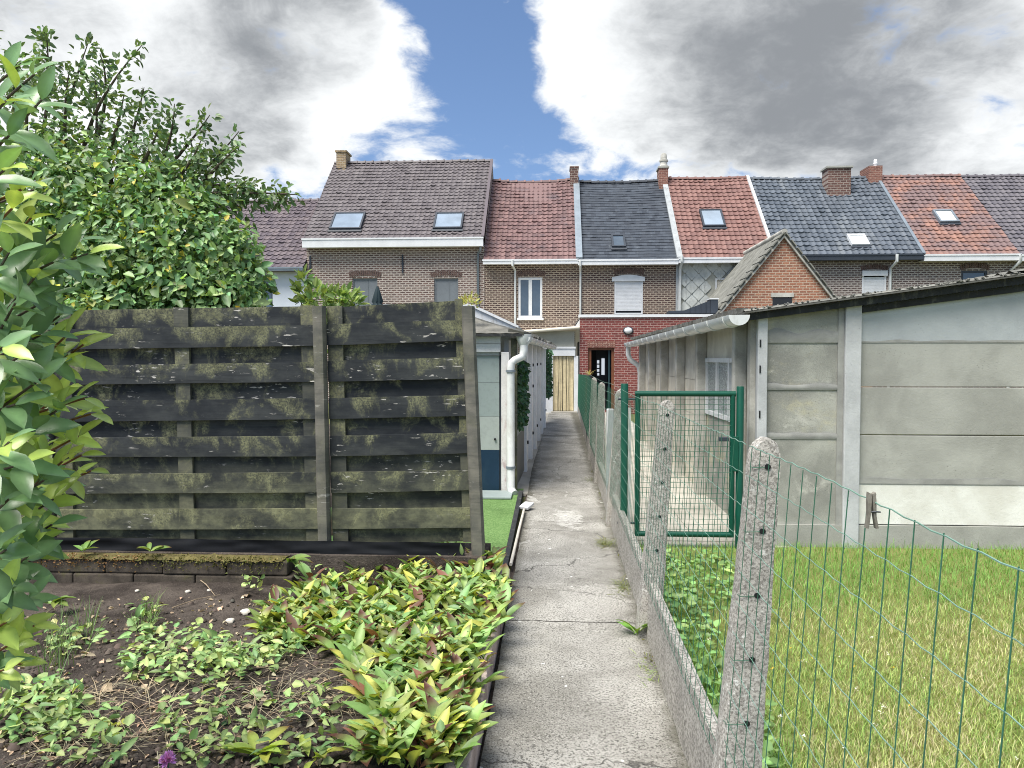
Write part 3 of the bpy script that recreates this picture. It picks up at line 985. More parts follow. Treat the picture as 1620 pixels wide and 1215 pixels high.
def frame_rect(rect, w, y0, y1):
    a, b, c, d = rect
    return MB().box(a, b, y0, y1, d - w, d).box(a, b, y0, y1, c, c + w).box(a, a + w, y0 + .001, y1, c + w, d - w).box(b - w, b, y0 + .001, y1, c + w, d - w)


def BX(px, py=412): return at(px, py, Y=EY).x


B = [BX(255), BX(480, 392), BX(765, 392), BX(915), BX(1073), BX(1226), BX(1461), BX(1613), BX(1830)]

# --- house with plum roof
w1, w2 = pxh(558, 597, 440, 512), pxh(687, 725, 440, 512)
h, rf, zt, zb = house('terraced_house', 'tall brown brick house with plum roof and two blue roof windows', B[1], B[2], 377, 391, 257.5, M['tile_plum'], M['brick_brown'], tw=.215, rows=23, holes=[w1, w2])
roof_window(h, rf, 521, 571, 340, 366)
roof_window(h, rf, 685, 731, 340, 365)
for w, ax in ((w1, (553, 602)), (w2, (682, 730))):
    wn = frame_rect(w, .06, HY + .06, HY + .11).box((w[0] + w[1]) / 2 + .1, (w[0] + w[1]) / 2 + .13, HY + .07, HY + .105, w[2] + .06, w[3] - .06).build('window', M['blind'], h)
    MB().box(w[0] + .05, w[1] - .05, HY + .085, HY + .1, w[2] + .05, w[3] - .05).build('window_blind', M['blind'], wn)
    brick_arch(h, *ax, 439, 3, 8)
for px, y0, y1 in ((491, 405, 429), (637, 403, 432)):
    a, b = at(px, y0, Y=HY), at(px, y1, Y=HY)
    MB().box(a.x - .03, a.x + .03, HY - .05, HY - .004, b.z, a.z).box(a.x - .05, a.x + .05, HY - .03, HY - .005, (a.z + b.z) / 2 - .04, (a.z + b.z) / 2 + .04).build('wall_anchor', M['dark_metal'], h)
chimney(h, 532, 547, 238, 262, 33.6, .8, 'brick_chimney_y', 'brick_chimney_y')
a = at(762, 391, Y=EY)
b = at(756, 402, Y=HY - .08)
downpipe(h, [(a.x - .05, EY, a.z + .03), (a.x - .05, EY + .05, a.z - .1), (b.x, HY - .08, b.z), (b.x, HY - .08, 0)], .05, 'zinc')
# verge along the taller gable
MB().extrude([rf.p(B[2] - .09, 0, .02), rf.p(B[2] + .03, 0, .02), rf.p(B[2] + .03, rf.len, .02), rf.p(B[2] - .09, rf.len, .02)], rf.n * .09).build('verge', M['tile_plum2'], h)

# --- low house behind the hedge
wr = pxh(416, 431, 440, 500)
h0, rf0, *_ = house('terraced_house', 'white rendered house with low brown roof, partly behind the hedge', B[0], B[1], 424, 429, 319, M['tile_plum2'], M['render'], tw=.26, rows=18, gutter='zinc', holes=[wr], amp=.045)
fw = frame_rect(wr, .06, HY + .04, HY + .10).build('window', M['dark_metal'], h0)
MB().box(wr[0] + .05, wr[1] - .05, HY + .06, HY + .08, wr[2] + .05, wr[3] - .05).build('pane', M['glass_dark'], fw)

# --- house with wine-red roof
w = pxh(820, 858, 439, 503)
h, rf, zt, zb = house('terraced_house', 'narrow brick house with wine-red tile roof and white double casement window', B[2], B[3], 411, 418, 285, M['tile_wine'], M['brick_brown2'], tw=.205, rows=22, holes=[w], sag=.12)
wn = frame_rect(w, .09, HY + .0, HY + .07).box((w[0] + w[1]) / 2 - .07, (w[0] + w[1]) / 2 + .07, HY - .004, HY + .075, w[2] + .09, w[3] - .09).build('window', M['white'], h, bevel=.008)
MB().box(w[0] - .05, w[1] + .05, HY - .08, HY + .02, w[2] - .09, w[2] - .004).build('window_sill', M['white'], wn)
for s in (0, 1):
    x0 = w[0] + .09 if s == 0 else (w[0] + w[1]) / 2 + .07
    x1 = (w[0] + w[1]) / 2 - .07 if s == 0 else w[1] - .09
    MB().box(x0, x1, HY + .035, HY + .05, w[2] + .09, w[3] - .09).build('pane', M['glass_dark'], wn)
brick_arch(h, 816, 862, 438, 3, 8)
a = at(811, 416, Y=EY)
b = at(815, 428, Y=HY - .08)
downpipe(h, [(a.x, EY - .14, a.z + .1), (a.x, EY - .14, a.z - .1), (b.x, HY - .08, b.z), (b.x, HY - .08, 0)])
chimney(h, 902, 915, 263, 287, 33.5, .7, 'brick_chimney', 'brick_chimney', capw=.02)
MB().extrude([rf.p(B[3] - .10, 0, .04), rf.p(B[3] + .16, 0, .04), rf.p(B[3] + .16, rf.len, .04), rf.p(B[3] - .10, rf.len, .04)], rf.n * .10).build('party_flashing', M['zinc'], h)

# --- slate house
w = pxh(972, 1017, 441, 497)
h, rf, zt, zb = house('terraced_house', 'brick house with blue-grey slate roof and closed white roller shutter', B[3], B[4], 411, 419, 287, M['slate'], M['brick_brown2'], tw=.20, rows=30, flat=True, holes=[w], sag=.06, ridge_mat=M['slate'])
roof_window(h, rf, 968, 990, 375, 394, 'dark_metal', 'glass_dark')
sh = frame_rect(w, .05, HY - .01, HY + .06).build('roller_shutter', M['white'], h)
hd = MB()
a, b = at(968, 443, Y=HY), at(1020, 435, Y=HY)
n = 10
poly = [(a.x, HY - .07, a.z - .06)] + [(a.x + (b.x - a.x) * i / n, HY - .07, a.z + .10 + .10 * math.sin(math.pi * i / n)) for i in range(n + 1)] + [(b.x, HY - .07, a.z - .06)]
hd.extrude(poly, (0, .068, 0)).build('shutter_box', M['white'], sh)
z = w[3] - .06
me = None
while z > w[2] + .17:
    if me is None:
        me = MB().box(w[0] + .05, w[1] - .05, HY + .012, HY + .03, -.052, 0).build('shutter_slat', M['white'], sh, base=(0, 0, 0), bevel=.004)
        o = me
    else:
        o = me.copy()
        COL.objects.link(o)
    o.location = Vector((0, 0, z)) - wloc(sh)
    z -= .055
MB().box(w[0] + .05, w[1] - .05, HY + .05, HY + .07, w[2] + .05, w[2] + .3).build('pane', M['dark'], sh)
brick_arch(h, 972, 1018, 435, 3, 8)
a = at(918, 419, Y=EY)
downpipe(h, [(a.x, EY - .13, a.z + .15), (a.x, EY - .13, a.z - .03), (a.x + .02, HY - .07, a.z - .25), (a.x + .02, HY - .07, 0)])
chimney(h, 1043, 1057, 263, 285, 33.5, .7, 'brick_chimney_r', 'panel', pots=[(1050, 243, .17, 'side_post')], capw=.04)
MB().extrude([rf.p(B[4] - .06, 0, .05), rf.p(B[4] + .16, 0, .05), rf.p(B[4] + .16, rf.len, .05), rf.p(B[4] - .06, rf.len, .05)], rf.n * .10).build('party_flashing', M['zinc_pale'], h)

# --- house with diamond cladding
w = pxh(1131, 1156, 440, 480)
h, rf, zt, zb = house('terraced_house', 'house with orange-red tile roof and wall of pale diamond shingles', B[4], B[5], 408, 416, 281.5, M['tile_red'], M['beige_panel'], tw=.22, rows=20, holes=[w], sag=.05)
roof_window(h, rf, 1112, 1148, 334, 361)
wn = frame_rect(w, .07, HY - .03, HY + .06).build('window', M['white_old'], h)
MB().box(w[0] + .06, w[1] - .06, HY + .02, HY + .04, w[2] + .06, w[3] - .06).build('pane', M['cream'], wn)
me = None
row, z = 0, zb - .1
s_ = .27
while z > 2.9:
    x = B[4] + .32 + (s_ if row % 2 else 0)
    while x < B[5] - .1:
        if not (w[0] - .12 < x < w[1] + .12 and w[2] - .12 < z < w[3] + .12):
            if me is None:
                mb = MB()
                c = .03
                q_ = s_ - .013
                pts = [(0, -q_), (q_ - c, -c), (q_ - c, c), (c, q_), (-c, q_), (-q_ + c, c), (-q_ + c, -c)]
                mb.extrude([(px_, -.05 + .045 * (pz / s_ + 1) / 2, pz) for px_, pz in pts], (0, .010, 0))
                me = mb.build('shingle', M['shingle'], h, base=(0, 0, 0))
                o = me
            else:
                o = me.copy()
                COL.objects.link(o)
            o.location = Vector((x, HY - .006, z)) - wloc(h)
        x += 2 * s_
    z -= s_
    row += 1
MB().box(B[4] - .03, B[4] + .14, HY - .06, HY - .005, 2.9, zb).build('corner_trim', M['zinc_pale'], h)
a = at(1078, 412, Y=EY)
downpipe(h, [(a.x, EY - .13, a.z + .15), (a.x, EY - .13, a.z - .03), (a.x, HY - .10, a.z - .3), (a.x, HY - .10, 0)], .06)
MB().extrude([rf.p(B[5] - .05, 0, .04), rf.p(B[5] + .06, 0, .04), rf.p(B[5] + .06, rf.len, .04), rf.p(B[5] - .05, rf.len, .04)], rf.n * .09).build('verge', M['white_old'], h)

# --- anthracite roof
w = pxh(1363, 1402, 430, 475)
h, rf, zt, zb = house('terraced_house', 'wide brick house with anthracite glazed roof, squat chimney and dark gutter', B[5], B[6], 403, 412, 281, M['tile_blue'], M['brick_grey'], tw=.245, rows=19, gutter='dark_metal', holes=[w], sag=.08, amp=.04)
roof_window(h, rf, 1347, 1375, 374, 391, 'white', 'glass_white')
sh = frame_rect(w, .07, HY - .02, HY + .06).box(w[0] - .02, w[1] + .02, HY - .1, HY - .022, w[3] - .16, w[3] + .04).build('roller_shutter', M['white'], h)
for i in range(18):
    z = w[3] - .2 - i * .055
    MB().box(w[0] + .07, w[1] - .07, HY + .012, HY + .03, z - .052, z).build('shutter_slat', M['white'], sh)
brick_arch(h, 1362, 1404, 428, 2, 7)
chimney(h, 1310, 1346, 263, 300, 32.9, .7, 'brick_chimney', 'panel', capw=.07)
chimney(h, 1375, 1396, 262, 281, 33.6, 1.0, 'brick_chimney_r', 'brick_chimney_r', pots=[(1385, 252, .09, 'white')], capw=.0)
a = at(1417, 405, Y=EY)
downpipe(h, [(a.x, EY - .13, a.z + .05), (a.x, EY - .13, a.z - .2), (a.x - .06, HY - .08, a.z - .45), (a.x - .06, HY - .08, 0)], .06)
MB().extrude([rf.p(B[6] - .06, 0, .04), rf.p(B[6] + .06, 0, .04), rf.p(B[6] + .06, rf.len, .04), rf.p(B[6] - .06, rf.len, .04)], rf.n * .05).build('verge', M['zinc'], h)

# --- mottled orange roof
w = pxh(1520, 1562, 428, 470)
h, rf, zt, zb = house('terraced_house', 'brick house with mottled orange and brown tile roof beside white downpipe', B[6], B[7], 403, 413, 279, M['tile_orange'], M['brick_grey'], tw=.23, rows=21, holes=[w])
roof_window(h, rf, 1486, 1517, 336, 355, 'zinc', 'glass_white')
wn = frame_rect(w, .08, HY + .02, HY + .08).build('window', M['dark_metal'], h)
MB().box(w[0] + .07, w[1] - .07, HY + .05, HY + .06, w[2] + .07, w[3] - .07).build('pane', M['glass_dark'], wn)
brick_arch(h, 1519, 1564, 428, 4, 8)
a = at(1611, 406, Y=EY)
downpipe(h, [(a.x, EY - .13, a.z + .05), (a.x, EY - .13, a.z - .2), (a.x - .1, HY - .08, a.z - .5), (a.x - .1, HY - .08, 0)], .06)

# --- house at the frame edge
house('terraced_house', 'house with dark grey tile roof at the picture edge', B[7], B[8], 403, 413, 278, M['tile_grey'], M['brick_grey'], tw=.23, rows=21, gutter='white')

# ------------------------------------------------------------------ red brick annex
AY = 24.6
ax0, ax1 = at(917, 560, Y=AY).x, at(1150, 560, Y=AY).x
az = at(1000, 499, Y=AY).z
dh = pxh(930, 972, 550, 652, AY)
dh = (dh[0], dh[1], .06, dh[3])
an = thing('brick_annex', 'red brick flat-roofed annex with open dark doorway and white coping', 'annex', ((ax0 + ax1) / 2, AY, 0))
wall_holes(MB(), ax0, ax1, -.05, az - .05, AY, [dh], .30).build('wall', M['brick_red'], an)
MB().quad((ax0, HY - .02, -.05), (ax0, AY, -.05), (ax0, AY, az - .05), (ax0, HY - .02, az - .05)).quad((ax1, AY, -.05), (ax1, HY - .02, -.05), (ax1, HY - .02, az - .05), (ax1, AY, az - .05)).build('side_wall', M['white_old'], an)
MB().box(ax0 - .04, ax1 + .04, AY - .05, AY + .2, az - .06, az + .03).build('coping', M['white'], an)
MB().box(ax0, ax1, AY + .2, HY - .02, az - .12, az - .06).build('roof', M['tar'], an)
br = MB()
n = 11
for i in range(n):
    x0 = dh[0] - .03 + (dh[1] - dh[0] + .06) * i / n
    br.box(x0 + .008, x0 + (dh[1] - dh[0] + .06) / n - .008, AY - .012, AY + .04, dh[3] + .004, dh[3] + .21)
br.build('soldier_course', M['brick_chimney_r'], an, kind='stuff')
fr = MB().box(dh[0], dh[0] + .11, AY + .08, AY + .16, dh[2], dh[3]).box(dh[1] - .09, dh[1], AY + .08, AY + .16, dh[2], dh[3]).box(dh[0] + .11, dh[1] - .09, AY + .08, AY + .16, dh[3] - .08, dh[3]).build('door_frame', M['wood_brown'], an)
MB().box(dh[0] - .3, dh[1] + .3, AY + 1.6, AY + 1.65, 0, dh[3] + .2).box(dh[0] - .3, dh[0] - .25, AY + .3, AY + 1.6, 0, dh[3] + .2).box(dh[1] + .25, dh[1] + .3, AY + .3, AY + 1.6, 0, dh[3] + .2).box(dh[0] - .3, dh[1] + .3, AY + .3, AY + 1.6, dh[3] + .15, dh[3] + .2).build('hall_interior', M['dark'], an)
lf = MB().obox(Matrix.Translation((dh[1] - .10, AY + .45, (dh[3] + dh[2]) / 2)) @ Matrix.Rotation(R(78), 4, 'Z'), .62, .045, dh[3] - dh[2] - .12).build('door', M['door_teal'], an)
MB().obox(Matrix.Translation((dh[1] - .10, AY + .45, 1.5)) @ Matrix.Rotation(R(78), 4, 'Z'), .28, .06, .9).build('door_glass', M['glass_dark'], lf)
inner = MB().box(*[at(p, 600, Y=AY + 1.55).x for p in (943, 961)], AY + 1.54, AY + 1.585, .02, 2.05).build('inner_door', M['dark_metal'], an)
for x0, x1, y0, y1 in ((944.5, 948, 570, 575), (944.5, 948, 577, 582), (944.5, 948, 584, 588), (945, 948, 590, 594), (951.5, 956.5, 567, 593)):
    r = pxh(x0, x1, y0, y1, AY + 1.53)
    MB().box(r[0], r[1], AY + 1.52, AY + 1.535, r[2], r[3]).build('pane', M['daylight_pane'], inner)
lp = at(994, 523, Y=AY - .06)
lamp = MB().lathe([(.02, .0), (.16, .0), (.17, .03), (.15, .05)], 20, Matrix.Translation((lp.x, AY - .002, lp.z)) @ Matrix.Rotation(R(90), 4, 'X') @ Matrix.Diagonal((1, .8, 1, 1))).build('bulkhead_lamp', M['dark_metal'], smooth=True)
tag(lamp, 'small oval bulkhead lamp on red brick annex wall', 'lamp')
MB().lathe([(.13, .05), (.125, .085), (.09, .115), (.03, .128)], 20, Matrix.Translation((lp.x, AY - .002, lp.z)) @ Matrix.Rotation(R(90), 4, 'X') @ Matrix.Diagonal((1, .78, 1, 1))).build('lamp_glass', M['white'], lamp, smooth=True)

# dark zinc upstand on the annex roof
pts = None
up = thing('roof_upstand', 'dark grey metal-clad wedge upstand on the annex roof', 'roof upstand', (at(1110, 490, Y=24.9).x, 24.9, az))
pts = [(1058, 492), (1083, 491), (1124, 475), (1124, 496), (1058, 496)]
px_slab(pts, 24.9, .5).build('cladding', M['dark_metal'], up)
px_slab([(1124.5, 474), (1136, 474), (1136, 496), (1124.5, 496)], 24.86, .6).build('end_box', M['dark_metal'], up)
px_slab([(1123, 471.5), (1137.5, 471.5), (1137.5, 473.5), (1123, 473.5)], 24.84, .64).build('cap', M['white_old'], up)
for k in range(1, 5):
    x = 1083 + k * 8.3
    yt = 491 - k * 3.2
    px_slab([(x, yt - .6), (x + .8, yt - .9), (x + .8, 495), (x, 495)], 24.88, .015).build('standing_seam', M['dark_metal'], up)

# ------------------------------------------------------------------ porch with strip curtain
pc = thing('porch', 'pale porch with cream awning edge and white door frame beside red annex', 'porch', (at(880, 600, Y=AY).x, AY, 0))
r = pxh(800, 909, 524, 549, AY + .02)
MB().box(r[0], r[1], AY + .02, AY + .1, r[2], r[3]).build('upper_panel', M['beige_panel'], pc)
a, b = at(800, 527, Y=AY - .3), at(917, 518, Y=AY - .3)
MB().tube([(a.x, AY - .25, a.z), (b.x, AY - .25, b.z)], .055, 10).build('awning_roller', M['cream'], pc, smooth=True)
MB().quad((a.x, AY - .25, a.z + .04), (b.x, AY - .25, b.z + .04), (b.x, HY - .05, b.z + .12), (a.x, HY - .05, a.z + .12)).quad((a.x, AY - .25, a.z + .0), (a.x, HY - .05, a.z + .07), (b.x, HY - .05, b.z + .07), (b.x, AY - .25, b.z + .0)).build('porch_roof', M['cream'], pc)
r = pxh(858, 910, 550, 563, AY)
MB().box(r[0], r[1], AY - .06, AY + .1, r[2], r[3]).box(r[0] - .02, r[1] + .02, AY - .09, AY - .058, r[3] - .03, r[3] + .03).build('lintel_box', M['white'], pc)
cr = pxh(874.5, 908, 563, 652, AY)
for x0, x1 in ((cr[1], cr[1] + .14), (cr[0] - .5, cr[0])):
    MB().box(x0, x1, AY - .03, AY + .1, -.02, cr[3] - .002).build('door_frame', M['white'], pc)
MB().box(cr[0] - .02, cr[1] + .02, AY + .35, AY + .4, -.02, cr[3]).build('door', M['dark'], pc)
MB().box(cr[0] - .05, cr[1] + .1, AY - .22, AY + .08, -.03, .035).build('threshold', M['paving'], pc)
cu = thing('strip_curtain', 'beige door curtain of hanging strips in the white porch frame', 'curtain', ((cr[0] + cr[1]) / 2, AY + .03, .04))
n = 15
for i in range(n):
    x0 = cr[0] + (cr[1] - cr[0]) * i / n
    w = (cr[1] - cr[0]) / n * (random.uniform(.66, .9) if i % 3 == 0 else random.uniform(.88, .99))
    sw = random.uniform(-.012, .012) + (.03 if i == 12 else 0)
    dy = random.uniform(0, .03)
    mb = MB()
    mb.grid(lambda u, v: (x0 + w * u + sw * (1 - v) + .004 * math.sin(v * 9 + i), AY + .02 + dy + .014 * math.sin(u * math.pi) * (-1), .05 + (cr[3] - .06) * v), 4, 8)
    mb.build('strip', M['curtain'], cu, smooth=True)

# white lean-to gable behind the left outbuilding
lt = thing('lean_to', 'white sloping lean-to gable seen above the grey outbuilding roof', 'lean-to', (-2.6, 19, 0))
px_slab([(600, 484), (738, 482.5), (752, 486.5), (818, 517), (818, 640), (600, 640)], 19.3, .12).build('gable_board', M['white_old'], lt)
px_slab([(600, 481), (738, 479.5), (752, 483.5), (820, 515), (820, 519), (752, 488), (738, 484), (600, 486)], 19.24, 4.0).build('roof', M['white_old'], lt)
a, b = at(560, 404, Y=19.5), at(818, 517, Y=19.5)

# ------------------------------------------------------------------ left outbuilding by the path
def wx(Y): return -.50 + .0285 * (Y - 9.7)


OY = 9.7
ob = thing('outbuilding', 'white painted outbuilding along the path with grey door and hipped grey roof', 'outbuilding', (-1.6, OY, 0))
def opx(x0, x1, y0, y1, Y=OY): return pxh(x0, x1, y0, y1, Y)
r = opx(640, 806, 528, 541)
for y0, y1 in ((529, 543), (543.6, 557)):
    r = opx(640, 792, y0, y1)
    MB().box(r[0], r[1], OY - .03, OY + .02, r[2], r[3]).build('board', M['white_old'], ob)
r = opx(640, 753, 557, 782)
MB().box(r[0], r[1], OY, OY + .1, 0, r[3] - .003).build('wall', M['white_old'], ob)
dr = thing('door', None, None)
dr.parent = ob
dr.location = Vector((-1.0, OY, 0)) - wloc(ob)
for (y0, y1, m) in ((556.5, 562, 'zinc_pale'), (562.6, 605, 'door_grey'), (605.5, 659, 'door_grey'), (659.5, 712, 'door_pale'), (712.5, 781, 'door_blue')):
    r = opx(750, 789.5, y0, y1)
    MB().box(r[0], r[1], OY + (.03 if m != 'zinc_pale' else .0), OY + .07, r[2], r[3]).build('door_panel', M[m], dr)
p = at(783, 695, Y=OY)
MB().box(p.x - .012, p.x + .012, OY + .0, OY + .03, p.z - .012, p.z + .012).build('keyhole', M['black_bit'], dr)
r = opx(789.8, 793.5, 562, 781)
MB().box(r[0], r[1], OY + .04, OY + .09, 0, r[3]).build('door_jamb', M['dark_metal'], ob)
r = opx(793.5, 806, 557, 778)
MB().box(r[0], r[1], OY - .05, OY + .09, 0, r[3]).build('corner_post', M['white_flaking'], ob, bevel=.006)
r = opx(815.8, 822, 552, 700)
MB().box(wx(OY) - .06, wx(OY) + .02, OY + .02, OY + .14, 0, 2.02).build('corner_stud', M['batten'], ob)
# side wall along the path: low grey panel, dark gap with ivy, then white panels and pilasters
def wallquad(mb, y0, y1, z0, z1, off=0., th=.06):
    mb.extrude([(wx(y0) + off, y0, z0), (wx(y1) + off, y1, z0), (wx(y1) + off, y1, z1), (wx(y0) + off, y0, z1)], (-th, 0, 0))
    return mb


wallquad(MB(), OY + .16, 11.55, .02, .72, -.01).build('lower_panel', M['grey_panel'], ob)
wallquad(MB(), OY + .16, 11.55, .722, .80, .01).build('ledge', M['zinc_pale'], ob)
wallquad(MB(), OY + .16, 11.55, .80, 2.0, -.10).build('back_panel', M['white_old'], ob)
yy = 11.6
k = 0
while yy < 19.5:
    wallquad(MB(), yy + .17, yy + 1.46, -.02, 2.02, -.035).build('wall_panel', M['white_wall'], ob)
    wallquad(MB(), yy, yy + .165, -.02, 2.02, .03, .12).build('pilaster', M['white_wall'], ob, bevel=.006)
    for z in (.42, 1.25, 1.62):
        if random.random() < .6:
            MB().box(wx(yy) + .03, wx(yy) + .055, yy + .05, yy + .08, z, z + .05).build('bracket', M['black_bit'], ob)
    yy += 1.47
    k += 1
# roof: hipped front slope, slope to the path, rough tile edge
Cn = Vector((-.40, OY - .14, 2.085))
hp = Vector((-1.38, 10.72, 2.41))
E2 = Vector((-.02, 19.6, 2.12))
d = MB()
def corr(P0, P1, P2, P3, nu, nv, amp=.018):
    nrm = (P1 - P0).cross(P3 - P0).normalized()
    if nrm.z < 0: nrm = -nrm
    def fn(u, v):
        p = (P0 * (1 - u) + P1 * u) * (1 - v) + (P3 * (1 - u) + P2 * u) * v
        return p + nrm * (amp * math.sin(u * nu * math.pi * .5) + .012 * mnoise.noise(p * 3))
    return MB().grid(fn, nu, nv)


corr(Vector((-5, Cn.y, 2.085)), Cn, hp, Vector((-5, hp.y, hp.z)), 110, 10, .003).build('front_roof_slope', M['roof_grit'], ob, smooth=True)
corr(Cn, E2, Vector((-1.1, 19.6, 2.46)), hp, 160, 6).build('side_roof_slope', M['tile_moss'], ob, smooth=True)
MB().quad((-5, hp.y, hp.z), (hp.x, hp.y, hp.z), (-1.1, 19.6, 2.46), (-5, 19.6, 2.46)).build('flat_roof', M['tar'], ob)
MB().extrude([(-5, Cn.y - .01, 2.04), (Cn.x, Cn.y - .01, 2.04), (Cn.x, Cn.y - .01, 2.075), (-5, Cn.y - .01, 2.075)], (0, .05, 0)).build('fascia', M['tar'], ob)
mb = MB()
n = 52
for i in range(n):
    t = (i + .5) / n
    p = Cn.lerp(E2, t) + Vector((random.uniform(-.02, .03), 0, random.uniform(-.004, .012)))
    rr = random.uniform(.04, .075)
    mb.obox(Matrix.Translation(p + Vector((-.05, 0, .012))) @ Euler((random.uniform(-.2, .2), R(20) + random.uniform(-.15, .15), random.uniform(-.3, .3))).to_matrix().to_4x4(), .22, .17, rr * .6)
mb.build('verge_tiles', M['tile_moss'], ob, kind='stuff')
# gutter with brackets and swan-neck downpipe
def half_gutter(mb, A, Bp, r, n=10, th=.006):
    d = (Bp - A).normalized()
    s = d.cross(Vector((0, 0, 1))).normalized()
    prof = [(math.cos(t), -math.sin(t)) for t in [math.pi * k / n for k in range(n + 1)]]
    vs, fs = [], []
    for P in (A, Bp):
        for sc_ in (1, 1 - th / r):
            vs += [P + s * (c * r * sc_) + Vector((0, 0, z * r * sc_)) for c, z in prof]
    m = n + 1
    for k in range(n):
        fs += [(k, k + 1, 2 * m + k + 1, 2 * m + k), (m + k + 1, m + k, 3 * m + k, 3 * m + k + 1)]
    fs += [(0, 2 * m, 3 * m, m), (n, m + n, 3 * m + n, 2 * m + n)]
    mb.add(vs, fs)
    mb.add([A + s * (c * r) + Vector((0, 0, z * r)) for c, z in prof], [tuple(range(m))])
    mb.add([Bp + s * (c * r) + Vector((0, 0, z * r)) for c, z in prof], [tuple(range(m - 1, -1, -1))])
    return mb


def gutter_set(parent, A, Bp, r, nb, mat='gutter'):
    g = half_gutter(MB(), A, Bp, r).build('gutter', M[mat], parent, smooth=True)
    d = (Bp - A).normalized()
    for i in range(nb):
        p = A.lerp(Bp, (i + .35) / nb)
        half_gutter(MB(), p, p + d * .05, r + .009, 10, .02).build('gutter_bracket', M[mat], g, smooth=True)
    return g


gA, gB = Vector((-.375, OY - .12, 2.035)), Vector((-.0, 18.4, 2.06))
gutter_set(ob, gA, gB, .075, 9)
b0 = at(803 + 5, 595, Y=OY - .12)
dp = MB().tube([(gA.x - .01, OY - .05, 1.99), (gA.x - .01, OY - .06, 1.86), (gA.x - .03, OY - .08, 1.78), (b0.x + .05, OY - .12, 1.735), (b0.x + .01, OY - .13, 1.70), (b0.x, OY - .13, 1.62), (b0.x, OY - .13, .10), (b0.x + .02, OY - .16, .04), (b0.x + .06, OY - .22, .02)], [.055, .055, .052, .05, .05, .05, .055, .055, .055], 12).build('downpipe', M['gutter'], ob, smooth=True)
for z in (.34, 1.58):
    MB().lathe([(.063, 0), (.063, .03)], 14, Matrix.Translation((b0.x, OY - .13, z))).build('pipe_clip', M['zinc'], dp)
MB().lathe([(.06, 0), (.095, .07), (.10, .14)], 12, Matrix.Translation((gA.x - .01, OY - .05, 1.93))).build('hopper', M['gutter'], dp, smooth=True)
# things at its foot
r = at(768, 790, Z=.02), at(812, 780, Z=.02)
ds = MB().box(-.93, -.52, 9.15, 9.62, .012, .045).build('stone_slab', M['door_grey'], bevel=.01)
tag(ds, 'grey green stone slab at the foot of the outbuilding door', 'slab')
pp = [at(x, y, Z=.04) for x, y in ((808, 893), (814, 868), (821, 838), (829, 806))]
tag(MB().tube(pp, .014, 8).build('plastic_pipe', M['pvc'], smooth=True), 'thin pale plastic pipe lying along the artificial lawn edge', 'pipe')
ed = MB().extrude([(-.415, 5.6, 0), (-.375, 5.6, 0), (-.395, 9.6, 0), (-.45, 9.6, 0)], (0, 0, .05)).build('turf_edging', M['tar'])
tag(ed, 'dark edging strip between artificial lawn and path', 'edging')
p0, p1 = at(830, 797, Z=.05), at(836, 803, Z=.05)
tag(MB().obox(Matrix.Translation((p0 + p1) / 2) @ Matrix.Rotation(R(-25), 4, 'Z') @ Matrix.Rotation(R(12), 4, 'X'), .12, .16, .035).build('plastic_scrap', M['white'], bevel=.008), 'small white plastic piece lying at the path edge', 'scrap')

# artificial ivy screens
def ivy(name, label, y0, y1, z0, z1, off, n):
    t = thing(name, label, 'ivy screen', (wx(y0), (y0 + y1) / 2, z0))
    yv, zv = rng.uniform(y0, y1, n), rng.uniform(z0, z1, n)
    pos = np.stack([np.array([wx(q) for q in yv]) + off + rng.uniform(0, .09, n), yv, zv], 1)
    ni = min(60, n // 8)
    leaf_mass('ivy_leaves', small_leaf(1, .8), pos, rdirs(n, -.9, .3) + np.array([.5, -.3, -.2]), rdirs(n) + np.array([1., -.4, .3]), rng.uniform(.05, .09, n), vary(srgb(58, 92, 66), n, .3, .15), M['leaf'], t, ni)
    MB().extrude([(wx(y0) + off - .02, y0, z0), (wx(y1) + off - .02, y1, z0), (wx(y1) + off - .02, y1, z1), (wx(y0) + off - .02, y0, z1)], (-.015, 0, 0)).build('backing_mesh', M['wire'], t)


ivy('ivy_screen', 'dark green artificial ivy screen beside the white downpipe', OY + .2, 11.5, .82, 1.72, -.04, 900)
ivy('ivy_screen', 'narrow ivy strip on the far end of the white outbuilding', 19.4, 21.5, .72, 2.02, .02, 700)

# ------------------------------------------------------------------ concrete shed on the right
SY = 7.1
sx0 = at(1198, 600, Y=SY).x
shd = thing('concrete_shed', 'grey concrete panel shed with white half-round gutter and low pitched roof', 'shed', (sx0 + 2, SY, 0))
rl, rr_ = at(1196, 497, Y=SY), at(1620, 440, Y=SY)
slope = (rr_.z - rl.z) / (rr_.x - rl.x)
def rz(x): return rl.z + slope * (x - rl.x) - .02
SXR = 7.5
pxs = at(1334, 600, Y=SY).x, at(1359.5, 600, Y=SY).x
# base strip and front panels
MB().box(sx0 + .05, SXR, SY - .02, SY + .12, -.05, at(1400, 831, Y=SY).z).build('base', M['panel'], shd)
zj = [at(1450, y, Y=SY).z for y in (831, 766, 688.5, 612.5, 541)]
pm_ = ['panel_white', 'panel', 'panel', 'panel']
for i in range(4):
    mb = MB().box(pxs[1], SXR, SY + .012 * (i == 3), SY + .08, zj[i] + .004, zj[i + 1] - .004)
    mb.build('wall_panel', M[pm_[i]], shd, bevel=.006)
x0, x1 = pxs[1], SXR
MB().extrude([(x0, SY + .006, zj[4] + .004), (x1, SY + .006, zj[4] + .004), (x1, SY + .006, rz(x1)), (x0, SY + .006, rz(x0))], (0, .07, 0)).build('wall_panel', M['panel_blue'], shd)
MB().box(x0, x1, SY - .004, SY + .05, zj[1] - .004, zj[1] + .03).build('mortar_joint', M['mortar'], shd)
